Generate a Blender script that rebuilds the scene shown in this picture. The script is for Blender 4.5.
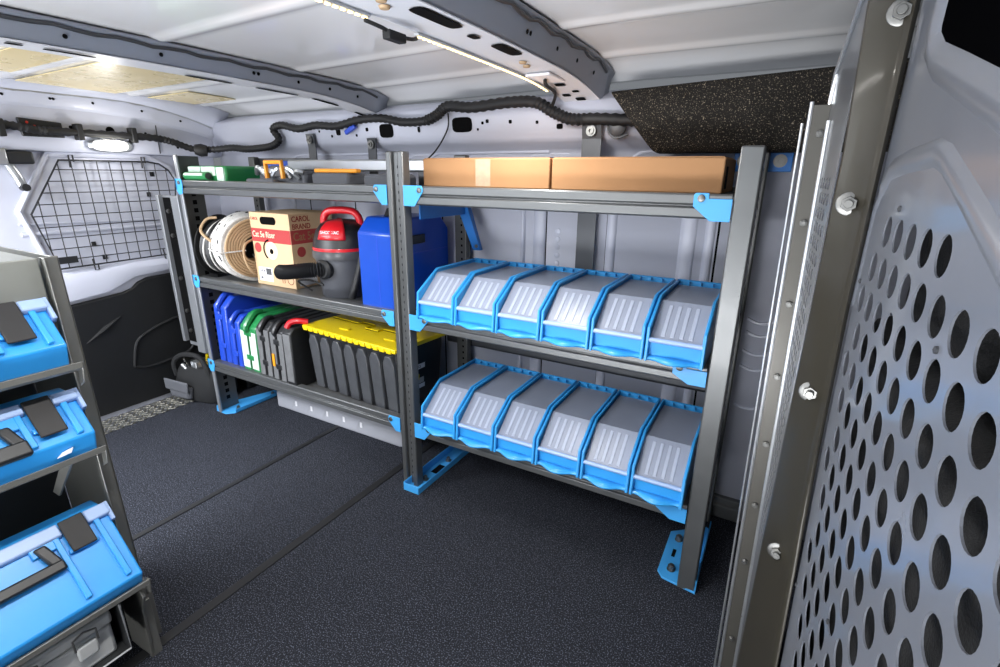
import bpy, bmesh, math, random
from mathutils import Vector, Matrix
from mathutils.geometry import delaunay_2d_cdt
random.seed(4)
for o in list(bpy.data.objects):
    bpy.data.objects.remove(o)
S = bpy.context.scene
COL = S.collection
PI = math.pi

# ------------------------------------------------------------------ camera
cam = bpy.data.cameras.new('camera')
cam.lens = 17.94; cam.sensor_width = 36; cam.clip_start = 0.01; cam.clip_end = 60
co = bpy.data.objects.new('camera', cam); COL.objects.link(co)
r = Vector((0.87043264, 0.492198, 0.00938882)); u = Vector((-0.15865973, 0.26242721, 0.95181881)); w = Vector((-0.46601943, 0.82998378, -0.30651721))
co.matrix_world = Matrix(((r.x, u.x, -w.x, 1.0574), (r.y, u.y, -w.y, -1.2301), (r.z, u.z, -w.z, 1.1099), (0, 0, 0, 1)))
S.camera = co
# ------------------------------------------------------------------ world, lights, exposure
S.view_settings.view_transform = 'Standard'
S.view_settings.look = 'None'
S.view_settings.gamma = 1.0
S.view_settings.use_curve_mapping = False
S.view_settings.exposure = 0.0
wd = bpy.data.worlds.new('world'); S.world = wd; wd.use_nodes = True
wd.node_tree.nodes['Background'].inputs[0].default_value = (0.86, 0.92, 1.0, 1)
wd.node_tree.nodes['Background'].inputs[1].default_value = 0.22
def area(name, loc, aim, sx, sy, power, color=(1, 1, 1), spread=PI):
    l = bpy.data.lights.new(name, 'AREA'); l.shape = 'RECTANGLE'; l.size = sx; l.size_y = sy; l.energy = power; l.color = color; l.spread = spread
    o = bpy.data.objects.new(name, l); COL.objects.link(o); o.location = loc
    o.rotation_euler = (Vector(aim) - Vector(loc)).to_track_quat('-Z', 'Y').to_euler(); return o
# daylight through the open side door behind the camera
area('door_daylight', (0.2, -3.0, 1.3), (0.1, 0.4, 0.7), 2.0, 1.4, 13, (0.90, 0.95, 1.0))
area('rear_side_fill', (-1.2, -2.7, 1.05), (-1.0, 0.2, 0.25), 1.3, .9, 14, (0.88, 0.94, 1.0))  # added fill light from the unbuilt near side, for the rear end
# added fill light under the roof, out of view, to brighten the rear floor
area('rear_floor_fill', (-.95, -1.3, 1.34), (-.80, -.45, 0), .9, .25, 24, (0.92, 0.95, 1.0), math.radians(120))
# added upward fill light outside the side door that brightens the roof
area('roof_fill', (-0.2, -2.35, -0.1), (-0.3, -0.5, 1.45), 2.6, .9, 80, (0.97, 0.98, 1.0), math.radians(110))

# ------------------------------------------------------------------ materials
def lin(c):
    c = c / 255
    return c / 12.92 if c <= 0.04045 else ((c + 0.055) / 1.055) ** 2.4
def mat(name, rgb, rough=0.5, metal=0.0, var=0.08, scale=9.0, bump=0.0, bscale=60, coat=0.0, alpha=1.0, trans=0.0, spec=0.5, speck=None, speckle_scale=300, speckle_lo=0.62):
    m = bpy.data.materials.new(name); m.use_nodes = True
    nt = m.node_tree; b = nt.nodes['Principled BSDF']
    tc = nt.nodes.new('ShaderNodeTexCoord'); n = nt.nodes.new('ShaderNodeTexNoise')
    n.inputs['Scale'].default_value = scale; n.inputs['Detail'].default_value = 5
    nt.links.new(tc.outputs['Object'], n.inputs['Vector'])
    c = [lin(x) for x in rgb]
    mx = nt.nodes.new('ShaderNodeMix'); mx.data_type = 'RGBA'
    mx.inputs[6].default_value = (*[x * (1 - var) for x in c], 1); mx.inputs[7].default_value = (*[min(1, x * (1 + var)) for x in c], 1)
    nt.links.new(n.outputs['Fac'], mx.inputs[0])
    last = mx.outputs[2]
    if speck:
        n2 = nt.nodes.new('ShaderNodeTexNoise'); n2.inputs['Scale'].default_value = speckle_scale; n2.inputs['Detail'].default_value = 2
        nt.links.new(tc.outputs['Object'], n2.inputs['Vector'])
        rp = nt.nodes.new('ShaderNodeValToRGB'); rp.color_ramp.elements[0].position = speckle_lo; rp.color_ramp.elements[1].position = speckle_lo + .12
        nt.links.new(n2.outputs['Fac'], rp.inputs[0])
        m2 = nt.nodes.new('ShaderNodeMix'); m2.data_type = 'RGBA'
        nt.links.new(rp.outputs[0], m2.inputs[0]); nt.links.new(last, m2.inputs[6]); m2.inputs[7].default_value = (*[lin(x) for x in speck], 1)
        last = m2.outputs[2]
    nt.links.new(last, b.inputs['Base Color'])
    mr = nt.nodes.new('ShaderNodeMapRange'); mr.inputs[3].default_value = max(0.02, rough - .06); mr.inputs[4].default_value = min(1, rough + .06)
    nt.links.new(n.outputs['Fac'], mr.inputs[0]); nt.links.new(mr.outputs[0], b.inputs['Roughness'])
    b.inputs['Metallic'].default_value = metal; b.inputs['Coat Weight'].default_value = coat; b.inputs['Coat Roughness'].default_value = .08
    b.inputs['Specular IOR Level'].default_value = spec
    b.inputs['Alpha'].default_value = alpha; b.inputs['Transmission Weight'].default_value = trans
    if bump:
        n3 = nt.nodes.new('ShaderNodeTexNoise'); n3.inputs['Scale'].default_value = bscale; n3.inputs['Detail'].default_value = 4
        nt.links.new(tc.outputs['Object'], n3.inputs['Vector'])
        bp = nt.nodes.new('ShaderNodeBump'); bp.inputs['Strength'].default_value = bump; bp.inputs['Distance'].default_value = .01
        nt.links.new(n3.outputs['Fac'], bp.inputs['Height']); nt.links.new(bp.outputs[0], b.inputs['Normal'])
    return m
def emit(name, rgb, power):
    m = bpy.data.materials.new(name); m.use_nodes = True; nt = m.node_tree; b = nt.nodes['Principled BSDF']
    b.inputs['Emission Color'].default_value = (*[lin(x) for x in rgb], 1); b.inputs['Emission Strength'].default_value = power
    b.inputs['Base Color'].default_value = (*[lin(x) for x in rgb], 1); return m
M = dict(
    paint=mat('van_paint', (194, 197, 211), .42, 0, .03, 3, coat=.1),
    roof=mat('roof_paint', (240, 240, 241), .22, 0, .03, 2, bump=.03, bscale=5, coat=.6),
    bow=mat('roof_bow_paint', (140, 145, 156), .38, 0, .06, 4, coat=.2),
    bowlight=mat('bow_flange_paint', (214, 216, 222), .35, 0, .04, 4),
    floor=mat('floor_mat', (33, 35, 41), .92, 0, .3, 14, bump=.4, bscale=420, spec=.2, speck=(100, 104, 118), speckle_scale=300, speckle_lo=.55),
    seam=mat('seam_rubber', (24, 25, 28), .6, 0, .1),
    shelf=mat('shelf_metal', (102, 104, 105), .36, .55, .06, 20, coat=.1),
    shelfdark=mat('shelf_post_metal', (92, 93, 92), .4, .45, .06, 20),
    galv=mat('light_metal', (186, 189, 192), .3, .8, .05, 20),
    chrome=mat('bolt_zinc', (120, 120, 118), .4, .9, .05, 30),
    blue=mat('blue_plastic', (44, 148, 224), .34, 0, .05, 6, coat=.15),
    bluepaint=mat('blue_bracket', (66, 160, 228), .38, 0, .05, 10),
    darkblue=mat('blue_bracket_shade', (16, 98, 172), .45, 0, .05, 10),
    bincase=mat('bin_blue', (52, 154, 222), .36, 0, .05, 8, coat=.1),
    lid=mat('bin_lid_clear', (150, 158, 176), .3, 0, .06, 9, alpha=.8),
    lidrib=mat('bin_lid_rib', (160, 168, 186), .35, 0, .04, 9),
    grip=mat('lip_grey_blue', (150, 174, 214), .35, 0, .04, 9),
    black=mat('black_plastic', (30, 31, 33), .42, 0, .12, 20),
    blackm=mat('black_latch', (30, 29, 30), .6, 0, .08, 20),
    trimblack=mat('black_trim', (16, 17, 19), .55, 0, .1, 12, bump=.08, bscale=300),
    rubber=mat('black_rubber', (20, 20, 22), .6, 0, .15, 30),
    void=mat('dark_opening', (8, 8, 9), .9, 0, 0, spec=.1),
    foam=mat('foam_headliner', (40, 38, 36), .95, 0, .3, 30, bump=.5, bscale=200, spec=.1, speck=(150, 140, 122), speckle_scale=320, speckle_lo=.60),
    card=mat('cardboard', (162, 122, 86), .8, 0, .06, 25, spec=.2),
    card2=mat('cardboard_pale', (214, 184, 146), .8, 0, .06, 25, spec=.2),
    cardred=mat('print_red', (176, 70, 70), .75, 0, .05, 20, spec=.2),
    cardink=mat('print_dark_red', (150, 42, 42), .75, 0, .05, 20, spec=.2),
    cream=mat('print_cream', (236, 214, 188), .75, 0, .04, 20, spec=.2),
    white=mat('white_print', (232, 232, 236), .6, 0, .04, 20),
    tape=mat('packing_tape', (172, 144, 116), .25, 0, .25, 60),
    olive=mat('bulkhead_channel', (52, 49, 41), .42, .25, .05, 8, coat=.15),
    panel=mat('bulkhead_paint', (120, 124, 133), .3, .25, .04, 6, coat=.35),
    flange=mat('bulkhead_flange', (82, 80, 75), .36, .3, .05, 8, coat=.15),
    wing=mat('bulkhead_wing', (104, 106, 110), .3, .35, .05, 8, coat=.3),
    red=mat('red_plastic', (206, 28, 38), .3, 0, .06, 12, coat=.3),
    hose=mat('hose_rubber', (40, 41, 44), .4, 0, .1, 30),
    vacgrey=mat('vac_grey', (80, 82, 88), .4, 0, .1, 12),
    royal=mat('royal_blue_plastic', (16, 70, 176), .32, 0, .08, 14, coat=.2),
    royal2=mat('deep_blue_plastic', (34, 70, 182), .34, 0, .1, 14, coat=.2),
    green=mat('green_plastic', (32, 122, 66), .34, 0, .12, 20, coat=.2),
    greenpale=mat('green_white_label', (200, 222, 208), .4, 0, .1, 60),
    casegrey=mat('dark_case', (78, 79, 82), .38, 0, .3, 40, coat=.1),
    scuff=mat('scuffed_case', (104, 105, 107), .42, 0, .35, 50),
    stiff=mat('tote_stiffener', (72, 74, 78), .36, 0, .25, 40, coat=.15),
    yellow=mat('yellow_lid', (228, 200, 16), .4, 0, .08, 16),
    tote=mat('tote_black', (26, 27, 30), .4, 0, .16, 30),
    cable=mat('cable_white', (206, 204, 200), .5, 0, .35, 90),
    cabletan=mat('cable_tan', (178, 150, 116), .6, 0, .15, 60),
    cabledark=mat('cable_dark', (52, 52, 54), .5, 0, .3, 60),
    grey=mat('grey_case', (176, 178, 178), .45, 0, .05, 20),
    fabric=mat('bag_fabric', (26, 27, 29), .85, 0, .25, 40, bump=.3, bscale=300),
    bagpocket=mat('bag_pocket', (86, 88, 94), .7, 0, .15, 40, bump=.2, bscale=200),
    nearmetal=mat('rack_metal', (122, 122, 118), .34, .5, .05, 14, coat=.15),
    nearpale=mat('rack_fascia', (150, 152, 146), .36, .4, .05, 14, coat=.15),
    neardark=mat('rack_back', (58, 60, 62), .4, .4, .08, 14),
    pad=mat('damping_pad', (226, 206, 150), .28, 0, .06, 12, coat=.3),
    tread=mat('tread_plate', (170, 168, 158), .3, .9, .1, 60),
    mesh=mat('wire_mesh', (34, 35, 38), .45, .2, .1),
    orange=mat('orange_plastic', (232, 150, 30), .4, 0, .1, 30),
    kick=mat('wheel_cover', (162, 164, 172), .45, 0, .05, 14),
    pillar=mat('pillar_steel', (136, 139, 144), .38, .35, .06, 14),
    strap=mat('strap_steel', (72, 74, 78), .42, .4, .06, 14),
    glass=mat('cab_glass', (5, 5, 6), .9, 0, 0, spec=0),
    led=emit('led_strip', (255, 226, 160), 3.0),
    dome=emit('dome_lamp', (255, 252, 240), 9.0),
    redlamp=mat('red_wire', (200, 50, 30), .4),
)
# carpet material uses larger tiling in world metres: fine as is

# ------------------------------------------------------------------ mesh builder (world coordinates, put() moves them under the parent)
class B:
    def __init__(s): s.bm = bmesh.new()
    def face(s, pts):
        return s.bm.faces.new([s.bm.verts.new(p) for p in pts])
    def box(s, a, b, rot=None, about=None):
        x0, y0, z0 = a; x1, y1, z1 = b
        P = [Vector(p) for p in ((x0, y0, z0), (x1, y0, z0), (x1, y1, z0), (x0, y1, z0), (x0, y0, z1), (x1, y0, z1), (x1, y1, z1), (x0, y1, z1))]
        if rot is not None:
            c = Vector(about) if about is not None else sum(P, Vector()) / 8
            P = [c + rot @ (p - c) for p in P]
        v = [s.bm.verts.new(p) for p in P]
        for f in ((0, 3, 2, 1), (4, 5, 6, 7), (0, 1, 5, 4), (1, 2, 6, 5), (2, 3, 7, 6), (3, 0, 4, 7)): s.bm.faces.new([v[i] for i in f])
        return s
    def prism(s, poly, axis, a, b):
        """poly: 2-D points in the two other axes (in x,y,z order), pushed along axis from a to b"""
        def P(q, t):
            c = [q[0], q[1]]; c.insert(axis, t); return c
        v0 = [s.bm.verts.new(P(q, a)) for q in poly]; v1 = [s.bm.verts.new(P(q, b)) for q in poly]
        n = len(poly)
        s.bm.faces.new(v0); s.bm.faces.new(v1[::-1])
        for i in range(n): s.bm.faces.new([v0[i], v1[i], v1[(i + 1) % n], v0[(i + 1) % n]])
        return s
    def strip(s, poly, axis, a, b):
        """open sheet: polyline pushed along an axis"""
        def P(q, t):
            c = [q[0], q[1]]; c.insert(axis, t); return c
        v0 = [s.bm.verts.new(P(q, a)) for q in poly]; v1 = [s.bm.verts.new(P(q, b)) for q in poly]
        for i in range(len(poly) - 1): s.bm.faces.new([v0[i], v1[i], v1[i + 1], v0[i + 1]])
        return s
    def loft(s, rings, cap=True, closed=True):
        R = [[s.bm.verts.new(p) for p in ring] for ring in rings]; n = len(R[0])
        for k in range(len(R) - 1):
            for i in range(n if closed else n - 1): s.bm.faces.new([R[k][i], R[k][(i + 1) % n], R[k + 1][(i + 1) % n], R[k + 1][i]])
        if cap: s.bm.faces.new(R[0][::-1]); s.bm.faces.new(R[-1])
        return s
    def tube(s, pts, rad, n=8, closed=False, smooth=0, rads=None):
        pts = [Vector(p) for p in pts]
        if smooth: pts, rads = catmull(pts, smooth, rads)
        rings = []; up = None; N = len(pts)
        for i, p in enumerate(pts):
            if closed: t = pts[(i + 1) % N] - pts[i - 1]
            else: t = pts[min(i + 1, N - 1)] - pts[max(i - 1, 0)]
            t.normalize()
            if up is None:
                up = Vector((0, 0, 1)) if abs(t.z) < .9 else Vector((1, 0, 0))
            up = (up - t * up.dot(t)).normalized(); sd = t.cross(up)
            rr = rads[i] if rads else rad
            rings.append([p + (up * math.cos(2 * PI * k / n) + sd * math.sin(2 * PI * k / n)) * rr for k in range(n)])
        if closed: rings.append(rings[0]); 
        s.loft(rings, cap=not closed); return s
    def cyl(s, a, b, rad, n=16, r2=None):
        return s.tube([a, b], rad, n, rads=[rad, rad if r2 is None else r2])
    def lathe(s, prof, c, axis=(0, 0, 1), n=32):
        a = Vector(axis).normalized(); e1 = a.orthogonal().normalized(); e2 = a.cross(e1); c = Vector(c)
        rings = [[c + a * h + (e1 * math.cos(2 * PI * k / n) + e2 * math.sin(2 * PI * k / n)) * max(rr, 1e-4) for k in range(n)] for rr, h in prof]
        s.loft(rings); return s
    def put(s, name, m, parent=None, origin=None, bevel=0, smooth=False, solid=0, seg=2, offset=-1):
        bmesh.ops.remove_doubles(s.bm, verts=s.bm.verts, dist=1e-6)
        bmesh.ops.recalc_face_normals(s.bm, faces=s.bm.faces)
        off = Vector(origin) if origin is not None else Vector((0, 0, 0))
        base = worldloc(parent) if parent is not None else Vector((0, 0, 0))
        if parent is not None and origin is None: off = base
        bmesh.ops.translate(s.bm, vec=-off, verts=s.bm.verts)
        me = bpy.data.meshes.new(name); s.bm.to_mesh(me); s.bm.free()
        o = bpy.data.objects.new(name, me); COL.objects.link(o)
        me.materials.append(m if not isinstance(m, str) else M[m])
        o.location = off - base
        if parent is not None: o.parent = parent
        WL[o.name] = off
        if solid:
            md = o.modifiers.new('solid', 'SOLIDIFY'); md.thickness = solid; md.offset = offset
        if bevel:
            md = o.modifiers.new('bevel', 'BEVEL'); md.width = bevel; md.segments = seg; md.limit_method = 'ANGLE'; md.angle_limit = math.radians(40)
        if smooth or bevel:
            for p in me.polygons: p.use_smooth = True
            if hasattr(me, 'set_sharp_from_angle'): me.set_sharp_from_angle(angle=math.radians(42))
        return o
WL = {}
def worldloc(o):
    return WL.get(o.name, Vector((0, 0, 0))) if o is not None else Vector((0, 0, 0))
def catmull(pts, k, rads=None):
    out = []; ro = []; N = len(pts)
    for i in range(N - 1):
        p0 = pts[max(i - 1, 0)]; p1 = pts[i]; p2 = pts[i + 1]; p3 = pts[min(i + 2, N - 1)]
        for j in range(k):
            t = j / k
            out.append(.5 * ((2 * p1) + (p2 - p0) * t + (2 * p0 - 5 * p1 + 4 * p2 - p3) * t * t + (3 * p1 - p0 - 3 * p2 + p3) * t ** 3))
            if rads: ro.append(rads[i] * (1 - t) + rads[i + 1] * t)
    out.append(pts[-1])
    if rads: ro.append(rads[-1])
    return out, (ro if rads else None)
def tag(o, label, cat, group=None, kind=None):
    o['label'] = label; o['category'] = cat
    if group: o['group'] = group
    if kind: o['kind'] = kind
    return o
def struct(o, label=None, cat=None):
    o['kind'] = 'structure'
    if label: o['label'] = label
    if cat: o['category'] = cat
    return o
def thing(name, loc, label, cat, group=None):
    o = bpy.data.objects.new(name, None); COL.objects.link(o); o.location = loc; o.empty_display_size = .05
    WL[o.name] = Vector(loc); return tag(o, label, cat, group)
def copy_tree(o, parent=None):
    c = o.copy(); COL.objects.link(c)
    if parent is not None: c.parent = parent
    for ch in list(o.children): copy_tree(ch, c)
    return c
def rotz(a): return Matrix.Rotation(a, 3, 'Z')
def text(name, body, size, m, parent, loc, rx, rz, extrude=.0004, align='LEFT', sx=1.0, shear=0.0):
    cu = bpy.data.curves.new(name, 'FONT'); cu.body = body; cu.size = size; cu.extrude = extrude; cu.align_x = align; cu.shear = shear; cu.offset = size * .012
    t = bpy.data.objects.new(name + '_tmp', cu); COL.objects.link(t)
    bpy.context.view_layer.update()
    me = bpy.data.meshes.new_from_object(t.evaluated_get(bpy.context.evaluated_depsgraph_get()))
    bpy.data.objects.remove(t); bpy.data.curves.remove(cu)
    me.materials.clear(); me.materials.append(M[m])
    o = bpy.data.objects.new(name, me); COL.objects.link(o)
    o.location = Vector(loc) - worldloc(parent); o.rotation_euler = (rx, 0, rz); o.scale = (sx, 1, 1)
    o.parent = parent; return o
def hexbolt(b, p, n, rad=.007, h=.006, washer=0):
    n = Vector(n).normalized(); p = Vector(p)
    if washer: b.cyl(p, p + n * .0025, washer, 20); p = p + n * .0025
    b.cyl(p, p + n * h, rad, 6); b.cyl(p + n * h, p + n * (h + rad * .35), rad * .62, 12)
    return b

# ================================================================== SETTING
FX0, FX1 = -1.56, 1.5
# floor and its seams
struct(B().box((FX0, -1.9, -.03), (FX1, .42, 0)).put('floor', 'floor', origin=(0, -.7, 0)))
for i, (xa, xb, x0w) in enumerate(((-.58, -.58, .011), (-.124, -.118, .014))):
    b = B(); b.prism([(xa - x0w, -1.9), (xa + x0w, -1.9), (xb + x0w, .33), (xb - x0w, .33)], 2, 0.0003, .0035)
    struct(b.put('trim_%d' % (i + 1), 'seam', origin=(xa, -.7, 0), bevel=.001))
# far side wall: a pressed sheet with vertical ribs
WY = .402
prof = [(WY, 0), (WY, .985), (WY + .012, 1.0), (WY + .045, 1.03), (WY + .045, 1.175), (WY + .035, 1.192), (WY - .008, 1.212), (WY - .018, 1.225), (WY - .022, 1.245),
        (WY - .028, 1.29), (WY - .032, 1.325), (WY + .01, 1.345), (WY + .06, 1.36)]
b = B(); b.strip([(y, z) for y, z in prof], 0, FX0, FX1)
wl = struct(b.put('wall_left', 'paint', origin=(0, WY, 0), smooth=True, solid=.004, offset=1))
def wall_part(bb, name, m, **k): return bb.put(name, m, wl, **k)
for x, wdt in ((-.98, .05), (-.72, .045), (-.42, .045), (.30, .05), (.56, .035), (.80, .05), (.862, .03), (.235, .02)):
    b = B(); ring = [(x + wdt / 2 * math.cos(t * PI / 10), WY - .014 * math.sin(t * PI / 10)) for t in range(11)]
    b.prism(ring, 2, .12, .985); wall_part(b, 'pressed_rib', 'paint', smooth=True)
for x in (.545, .885, .325, -.12, -.86, -.58):
    b = B(); b.box((x - .003, WY - .004, .1), (x + .003, WY + .001, .985)); wall_part(b, 'panel_gap', 'void')
for k in range(5):
    b = B(); b.lathe([(.0, 0), (.012, 0), (.009, .006), (0, .008)], (.37, WY, .92 - k * .028), (0, -1, 0), 12); wall_part(b, 'louvre', 'paint', smooth=True)
# upper rail: swage lines, holes
for x0, x1 in ((-.20, .31), (-1.0, -.42), (.60, .9)):
    pts = []
    for t in range(9): a = PI / 2 + t * PI / 8; pts.append((x0 + .05 + .07 * math.cos(a), 1.12 + .06 * math.sin(a)))
    P = [Vector((x1, WY + .038, 1.181))] + [Vector((x, WY + .042, z)) for x, z in pts]
    b = B(); b.tube(P, .006, 8); wall_part(b, 'swage_line', 'paint', smooth=True)
for x0, x1 in ((.02, .16), (.20, .38), (-.36, -.1)):
    b = B(); P = [Vector((x0 + (x1 - x0) * t / 12, WY + .043, 1.11 + .064 * math.sin(min(1, t / 4) * PI / 2))) for t in range(13)]
    b.tube(P, .004, 6); wall_part(b, 'swage_line', 'paint', smooth=True)
def on_rail(z): # y of the upper rail surface at height z
    for (ya, za), (yb, zb) in zip(prof, prof[1:]):
        if za <= z <= zb: return ya + (yb - ya) * (z - za) / (zb - za)
    return WY
def rail_hole(x, z, w_, h_, name='opening'):
    y = on_rail(z); b = B(); n = 16; pts = []
    for k in range(n):
        a = 2 * PI * k / n; cx = abs(math.cos(a)) ** .5 * math.copysign(1, math.cos(a)); cz = abs(math.sin(a)) ** .5 * math.copysign(1, math.sin(a))
        zz = z + h_ / 2 * cz; pts.append((x + w_ / 2 * cx, on_rail(zz) - .0055, zz))
    b.face(pts); wall_part(b, name, 'void', solid=.0008)
rail_hole(-.005, 1.272, .085, .05); rail_hole(-.36, 1.262, .07, .05); rail_hole(-.62, 1.265, .025, .026); rail_hole(-.2, 1.262, .012, .02)
for x, z, s_ in ((.08, 1.275, .01), (.1, 1.28, .012), (.06, 1.255, .008), (.19, 1.275, .012), (.29, 1.27, .01), (-.46, 1.27, .014), (-.52, 1.25, .01), (-.66, 1.25, .01), (-.73, 1.27, .009), (-.56, 1.28, .01), (-.8, 1.255, .01), (-.28, 1.28, .01)):
    rail_hole(x, z, s_, s_)
rail_hole(.37, 1.255, .022, .016)
# dark rounded body rail low on the wall behind the bins
b = B(); b.box((-.1, WY - .03, .44), (.93, WY - .001, .6)); wall_part(b, 'body_rail', 'strap', bevel=.012)
for x in (.14, .26, .38, .52, .66, .80, .89):
    b = B(); b.tube([(x, WY - .034, .485), (x, WY - .04, .56)], .035, 12); wall_part(b, 'body_rail_bulge', 'strap', smooth=True)
# bottom rail near the bulkhead
b = B(); b.prism([(.375, .004), (.375, .05), (.385, .056), (.385, .075), (WY, .08), (WY, .004)], 0, .55, 1.075)
wall_part(b, 'sill_rail', 'shelf', bevel=.003)
# lower corner panel beside the bulkhead with pressed steps
for k, z in enumerate((.70, .66, .60, .55, .42)):
    b = B(); P = [(1.0 + .075 * t / 8, WY - .004, z - .012 * math.sin(PI * t / 8)) for t in range(9)]; b.tube(P, .005, 6); wall_part(b, 'pressed_step', 'paint', smooth=True)
# ceiling: roof skin curved across the van, with long shallow ribs
def roof_z(y, x=0.0):
    base = 1.430 - .010 * min(1, (y + .6) ** 2)
    if y > .2: base -= .33 * (y - .2) ** 2 + .09 * max(0, y - .36)
    x = max(-1.6, min(.6, x))
    base += .022 * x if x > -.4 else -.0088 + .011 * (x + .4)
    return base
b = B(); ys = []; y = -1.95
while y < .50: ys.append(y); y += .0125
def rib(y):
    v = 0
    for c in (.30, .0, -.42, -.84, -1.25):
        d = abs(y - c)
        if d < .035: v -= .006 * (.5 + .5 * math.cos(PI * d / .035))
    return v
b.loft([[(xx, yy, roof_z(yy, xx) + rib(yy)) for yy in ys] for xx in (FX0 - .05, -1.2, -.8, -.4, 0, .3, .6, FX1)], cap=False, closed=False)
struct(b.put('ceiling', 'roof', origin=(0, -.7, 1.44), smooth=True, solid=.004, offset=1))
# roof bows: hat sections across the van
def bow_zb(y): return 1.368 - .02 * min(1, abs(y + .45) / 1.0) ** 2 - (.26 * (y - .05) ** 2 if y > .05 else 0)
def bow(n, xr0, xr1, w_, name_lbl):
    """xr1: front (camera side) lower edge; w_: flange width"""
    b = B(); rings = []
    for k in range(50):
        yy = -1.9 + k * (2.32 / 49); zb = bow_zb(yy); zt = roof_z(yy, xr1 - .05) - .004
        rings.append([(xr1 - w_ - .03, yy, zt), (xr1 - w_ - .012, yy, zt - .012), (xr1 - w_, yy, zb + .006), (xr1 - w_ + .006, yy, zb), (xr1 - .006, yy, zb), (xr1, yy, zb + .006), (xr1 + .012, yy, zt - .016), (xr1 + .018, yy, zt - .006), (xr1 + .022, yy, zt)])
    b.loft(rings, cap=False, closed=False)
    o = struct(b.put('trim_%d' % n, 'bow', origin=(xr1, -.7, 1.36), smooth=True, solid=.003, offset=1))
    # light lower flange
    b = B(); rings = []
    for k in range(50):
        yy = -1.9 + k * (2.32 / 49); zb = bow_zb(yy); rings.append([(xr1 - w_ + .004, yy, zb - .0035), (xr1 - .002, yy, zb - .0035)])
    b.loft(rings, cap=False, closed=False); b.put('bow_flange', 'bowlight', o, solid=.002, offset=1)
    return o
bowB = bow(3, 0, .505, .125, '')
bowA = bow(4, 0, -.40, .10, '')
def bow_slot(o, x, y, lx, ly, m='void'):
    b = B(); n = 16; pts = []
    for k in range(n):
        a = 2 * PI * k / n; cx = abs(math.cos(a)) ** .4 * math.copysign(1, math.cos(a)); cy = abs(math.sin(a)) ** .4 * math.copysign(1, math.sin(a))
        yy = y + ly / 2 * cy; pts.append((x + lx / 2 * cx, yy, bow_zb(yy) - .0062))
    b.face(pts); b.put('opening', m, o, solid=.0008)
for y, ly in ((-.43, .13), (-.18, .10)): bow_slot(bowB, .478, y, .032, ly)
for y, ly in ((-.30, .03), (-.66, .1)): bow_slot(bowB, .47, y, .018, ly)
for x, y in ((.46, -.55), (.44, -.52), (.455, -.06), (.445, -.02)):
    b = B(); b.lathe([(0.0, 0), (.010, 0), (.008, .004), (0, .005)], (x, y, bow_zb(y) - .005), (0, 0, -1), 12); b.put('grommet', 'cabletan', bowB, smooth=True)
b = B(); b.box((.40, .06, bow_zb(.1) - .012), (.47, .17, bow_zb(.1) - .004)); b.put('bow_plate', 'white', bowB, bevel=.003)
for y, x, s_ in ((.2, .44, .03), (.27, .46, .02), (.3, .42, .025), (.34, .45, .03), (.38, .43, .02)): bow_slot(bowB, x, y, s_, s_ * .8)
for y, ly in ((-.7, .03), (-.6, .1), (-.25, .14), (-.02, .16), (.18, .12), (.36, .07)): bow_slot(bowA, -.47 if y > -.5 else -.43, y, .016, ly)
for o, xr in ((bowA, -.40), (bowB, .505)):
    def fx(yy, t): # point on the bow's front face, t from its lower to its upper edge
        z0_ = bow_zb(yy) + .006; z1_ = roof_z(yy, xr - .05) - .020
        return Vector((xr + .012 * t + .0045, yy, z0_ + (z1_ - z0_) * t))
    for y in (-.62, -.42, -.16, -.145, .0, .13, .26):
        b = B(); b.lathe([(0.0, 0), (.005, 0), (.005, .001), (0, .001)], fx(y, .5), (1, 0, -.2), 12); b.put('bolt_hole', 'void', o)
    b = B(); P = [fx(-1.2 + k * .04, 1.0 + .10 * math.sin(k * 1.9)) + Vector((-.001, 0, .003)) for k in range(40)]
    b.tube(P, .0045, 6); b.put('sealant_bead', 'strap', o, smooth=True)
# rear header
def hdr_t(y): return 1.392 - .36 * max(0, y + .09) ** 2 - .02 * min(1, (y + .09) ** 2)
def hdr_z(y): return 1.338 - .22 * max(0, y + .22) ** 2
b = B(); rings = []
for k in range(40):
    yy = -1.9 + k * (2.32 / 39); zb = hdr_z(yy); zt = hdr_t(yy); zr = roof_z(yy, -1.46) - .002
    rings.append([(-1.40, yy, max(zr, zt + .004)), (-1.455, yy, zt), (-1.468, yy, zt - .006), (-1.478, yy, zb + .006), (-1.486, yy, zb), (-1.492, yy, zb - .006), (-1.494, yy, 1.285), (-1.498, yy, 1.225), (-1.502, yy, 1.19), (-1.512, yy, 1.176), (-1.55, yy, 1.170)])
b.loft(rings, cap=False, closed=False)
hdr = struct(b.put('trim_5', 'paint', origin=(-1.5, -.7, 1.2), smooth=True, solid=.003, offset=1))
HX = -1.494
for y, z, s_ in ((-.205, 1.268, .007), (.07, 1.262, .006), (.2, 1.21, .006), (-.068, 1.264, .017), (-.6, 1.26, .02)):
    b = B(); b.lathe([(0, 0), (s_, 0), (s_, .001), (0, .001)], (HX - .001, y, z), (1, 0, 0), 14); b.put('opening', 'void', hdr)
for y in (-.56, -.40, -.26, -.25, -.12, .06, .22):
    b = B(); b.lathe([(0, 0), (.005, 0), (.005, .001), (0, .001)], (-1.4715, y, (hdr_z(y) + hdr_t(y)) / 2), (1, 0, .15), 10); b.put('bolt_hole', 'void', hdr)
b = B(); P = [Vector((-1.470, -.5 + k * .045, hdr_t(-.5 + k * .045) - .004 - .005 * abs(math.sin(k * 1.7)))) for k in range(21)]; b.tube(P, .004, 6); b.put('sealant_bead', 'galv', hdr, smooth=True)
b = B(); b.box((HX - .002, .115, 1.18), (HX + .002, .119, 1.30)); b.put('header_joint', 'strap', hdr)
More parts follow.
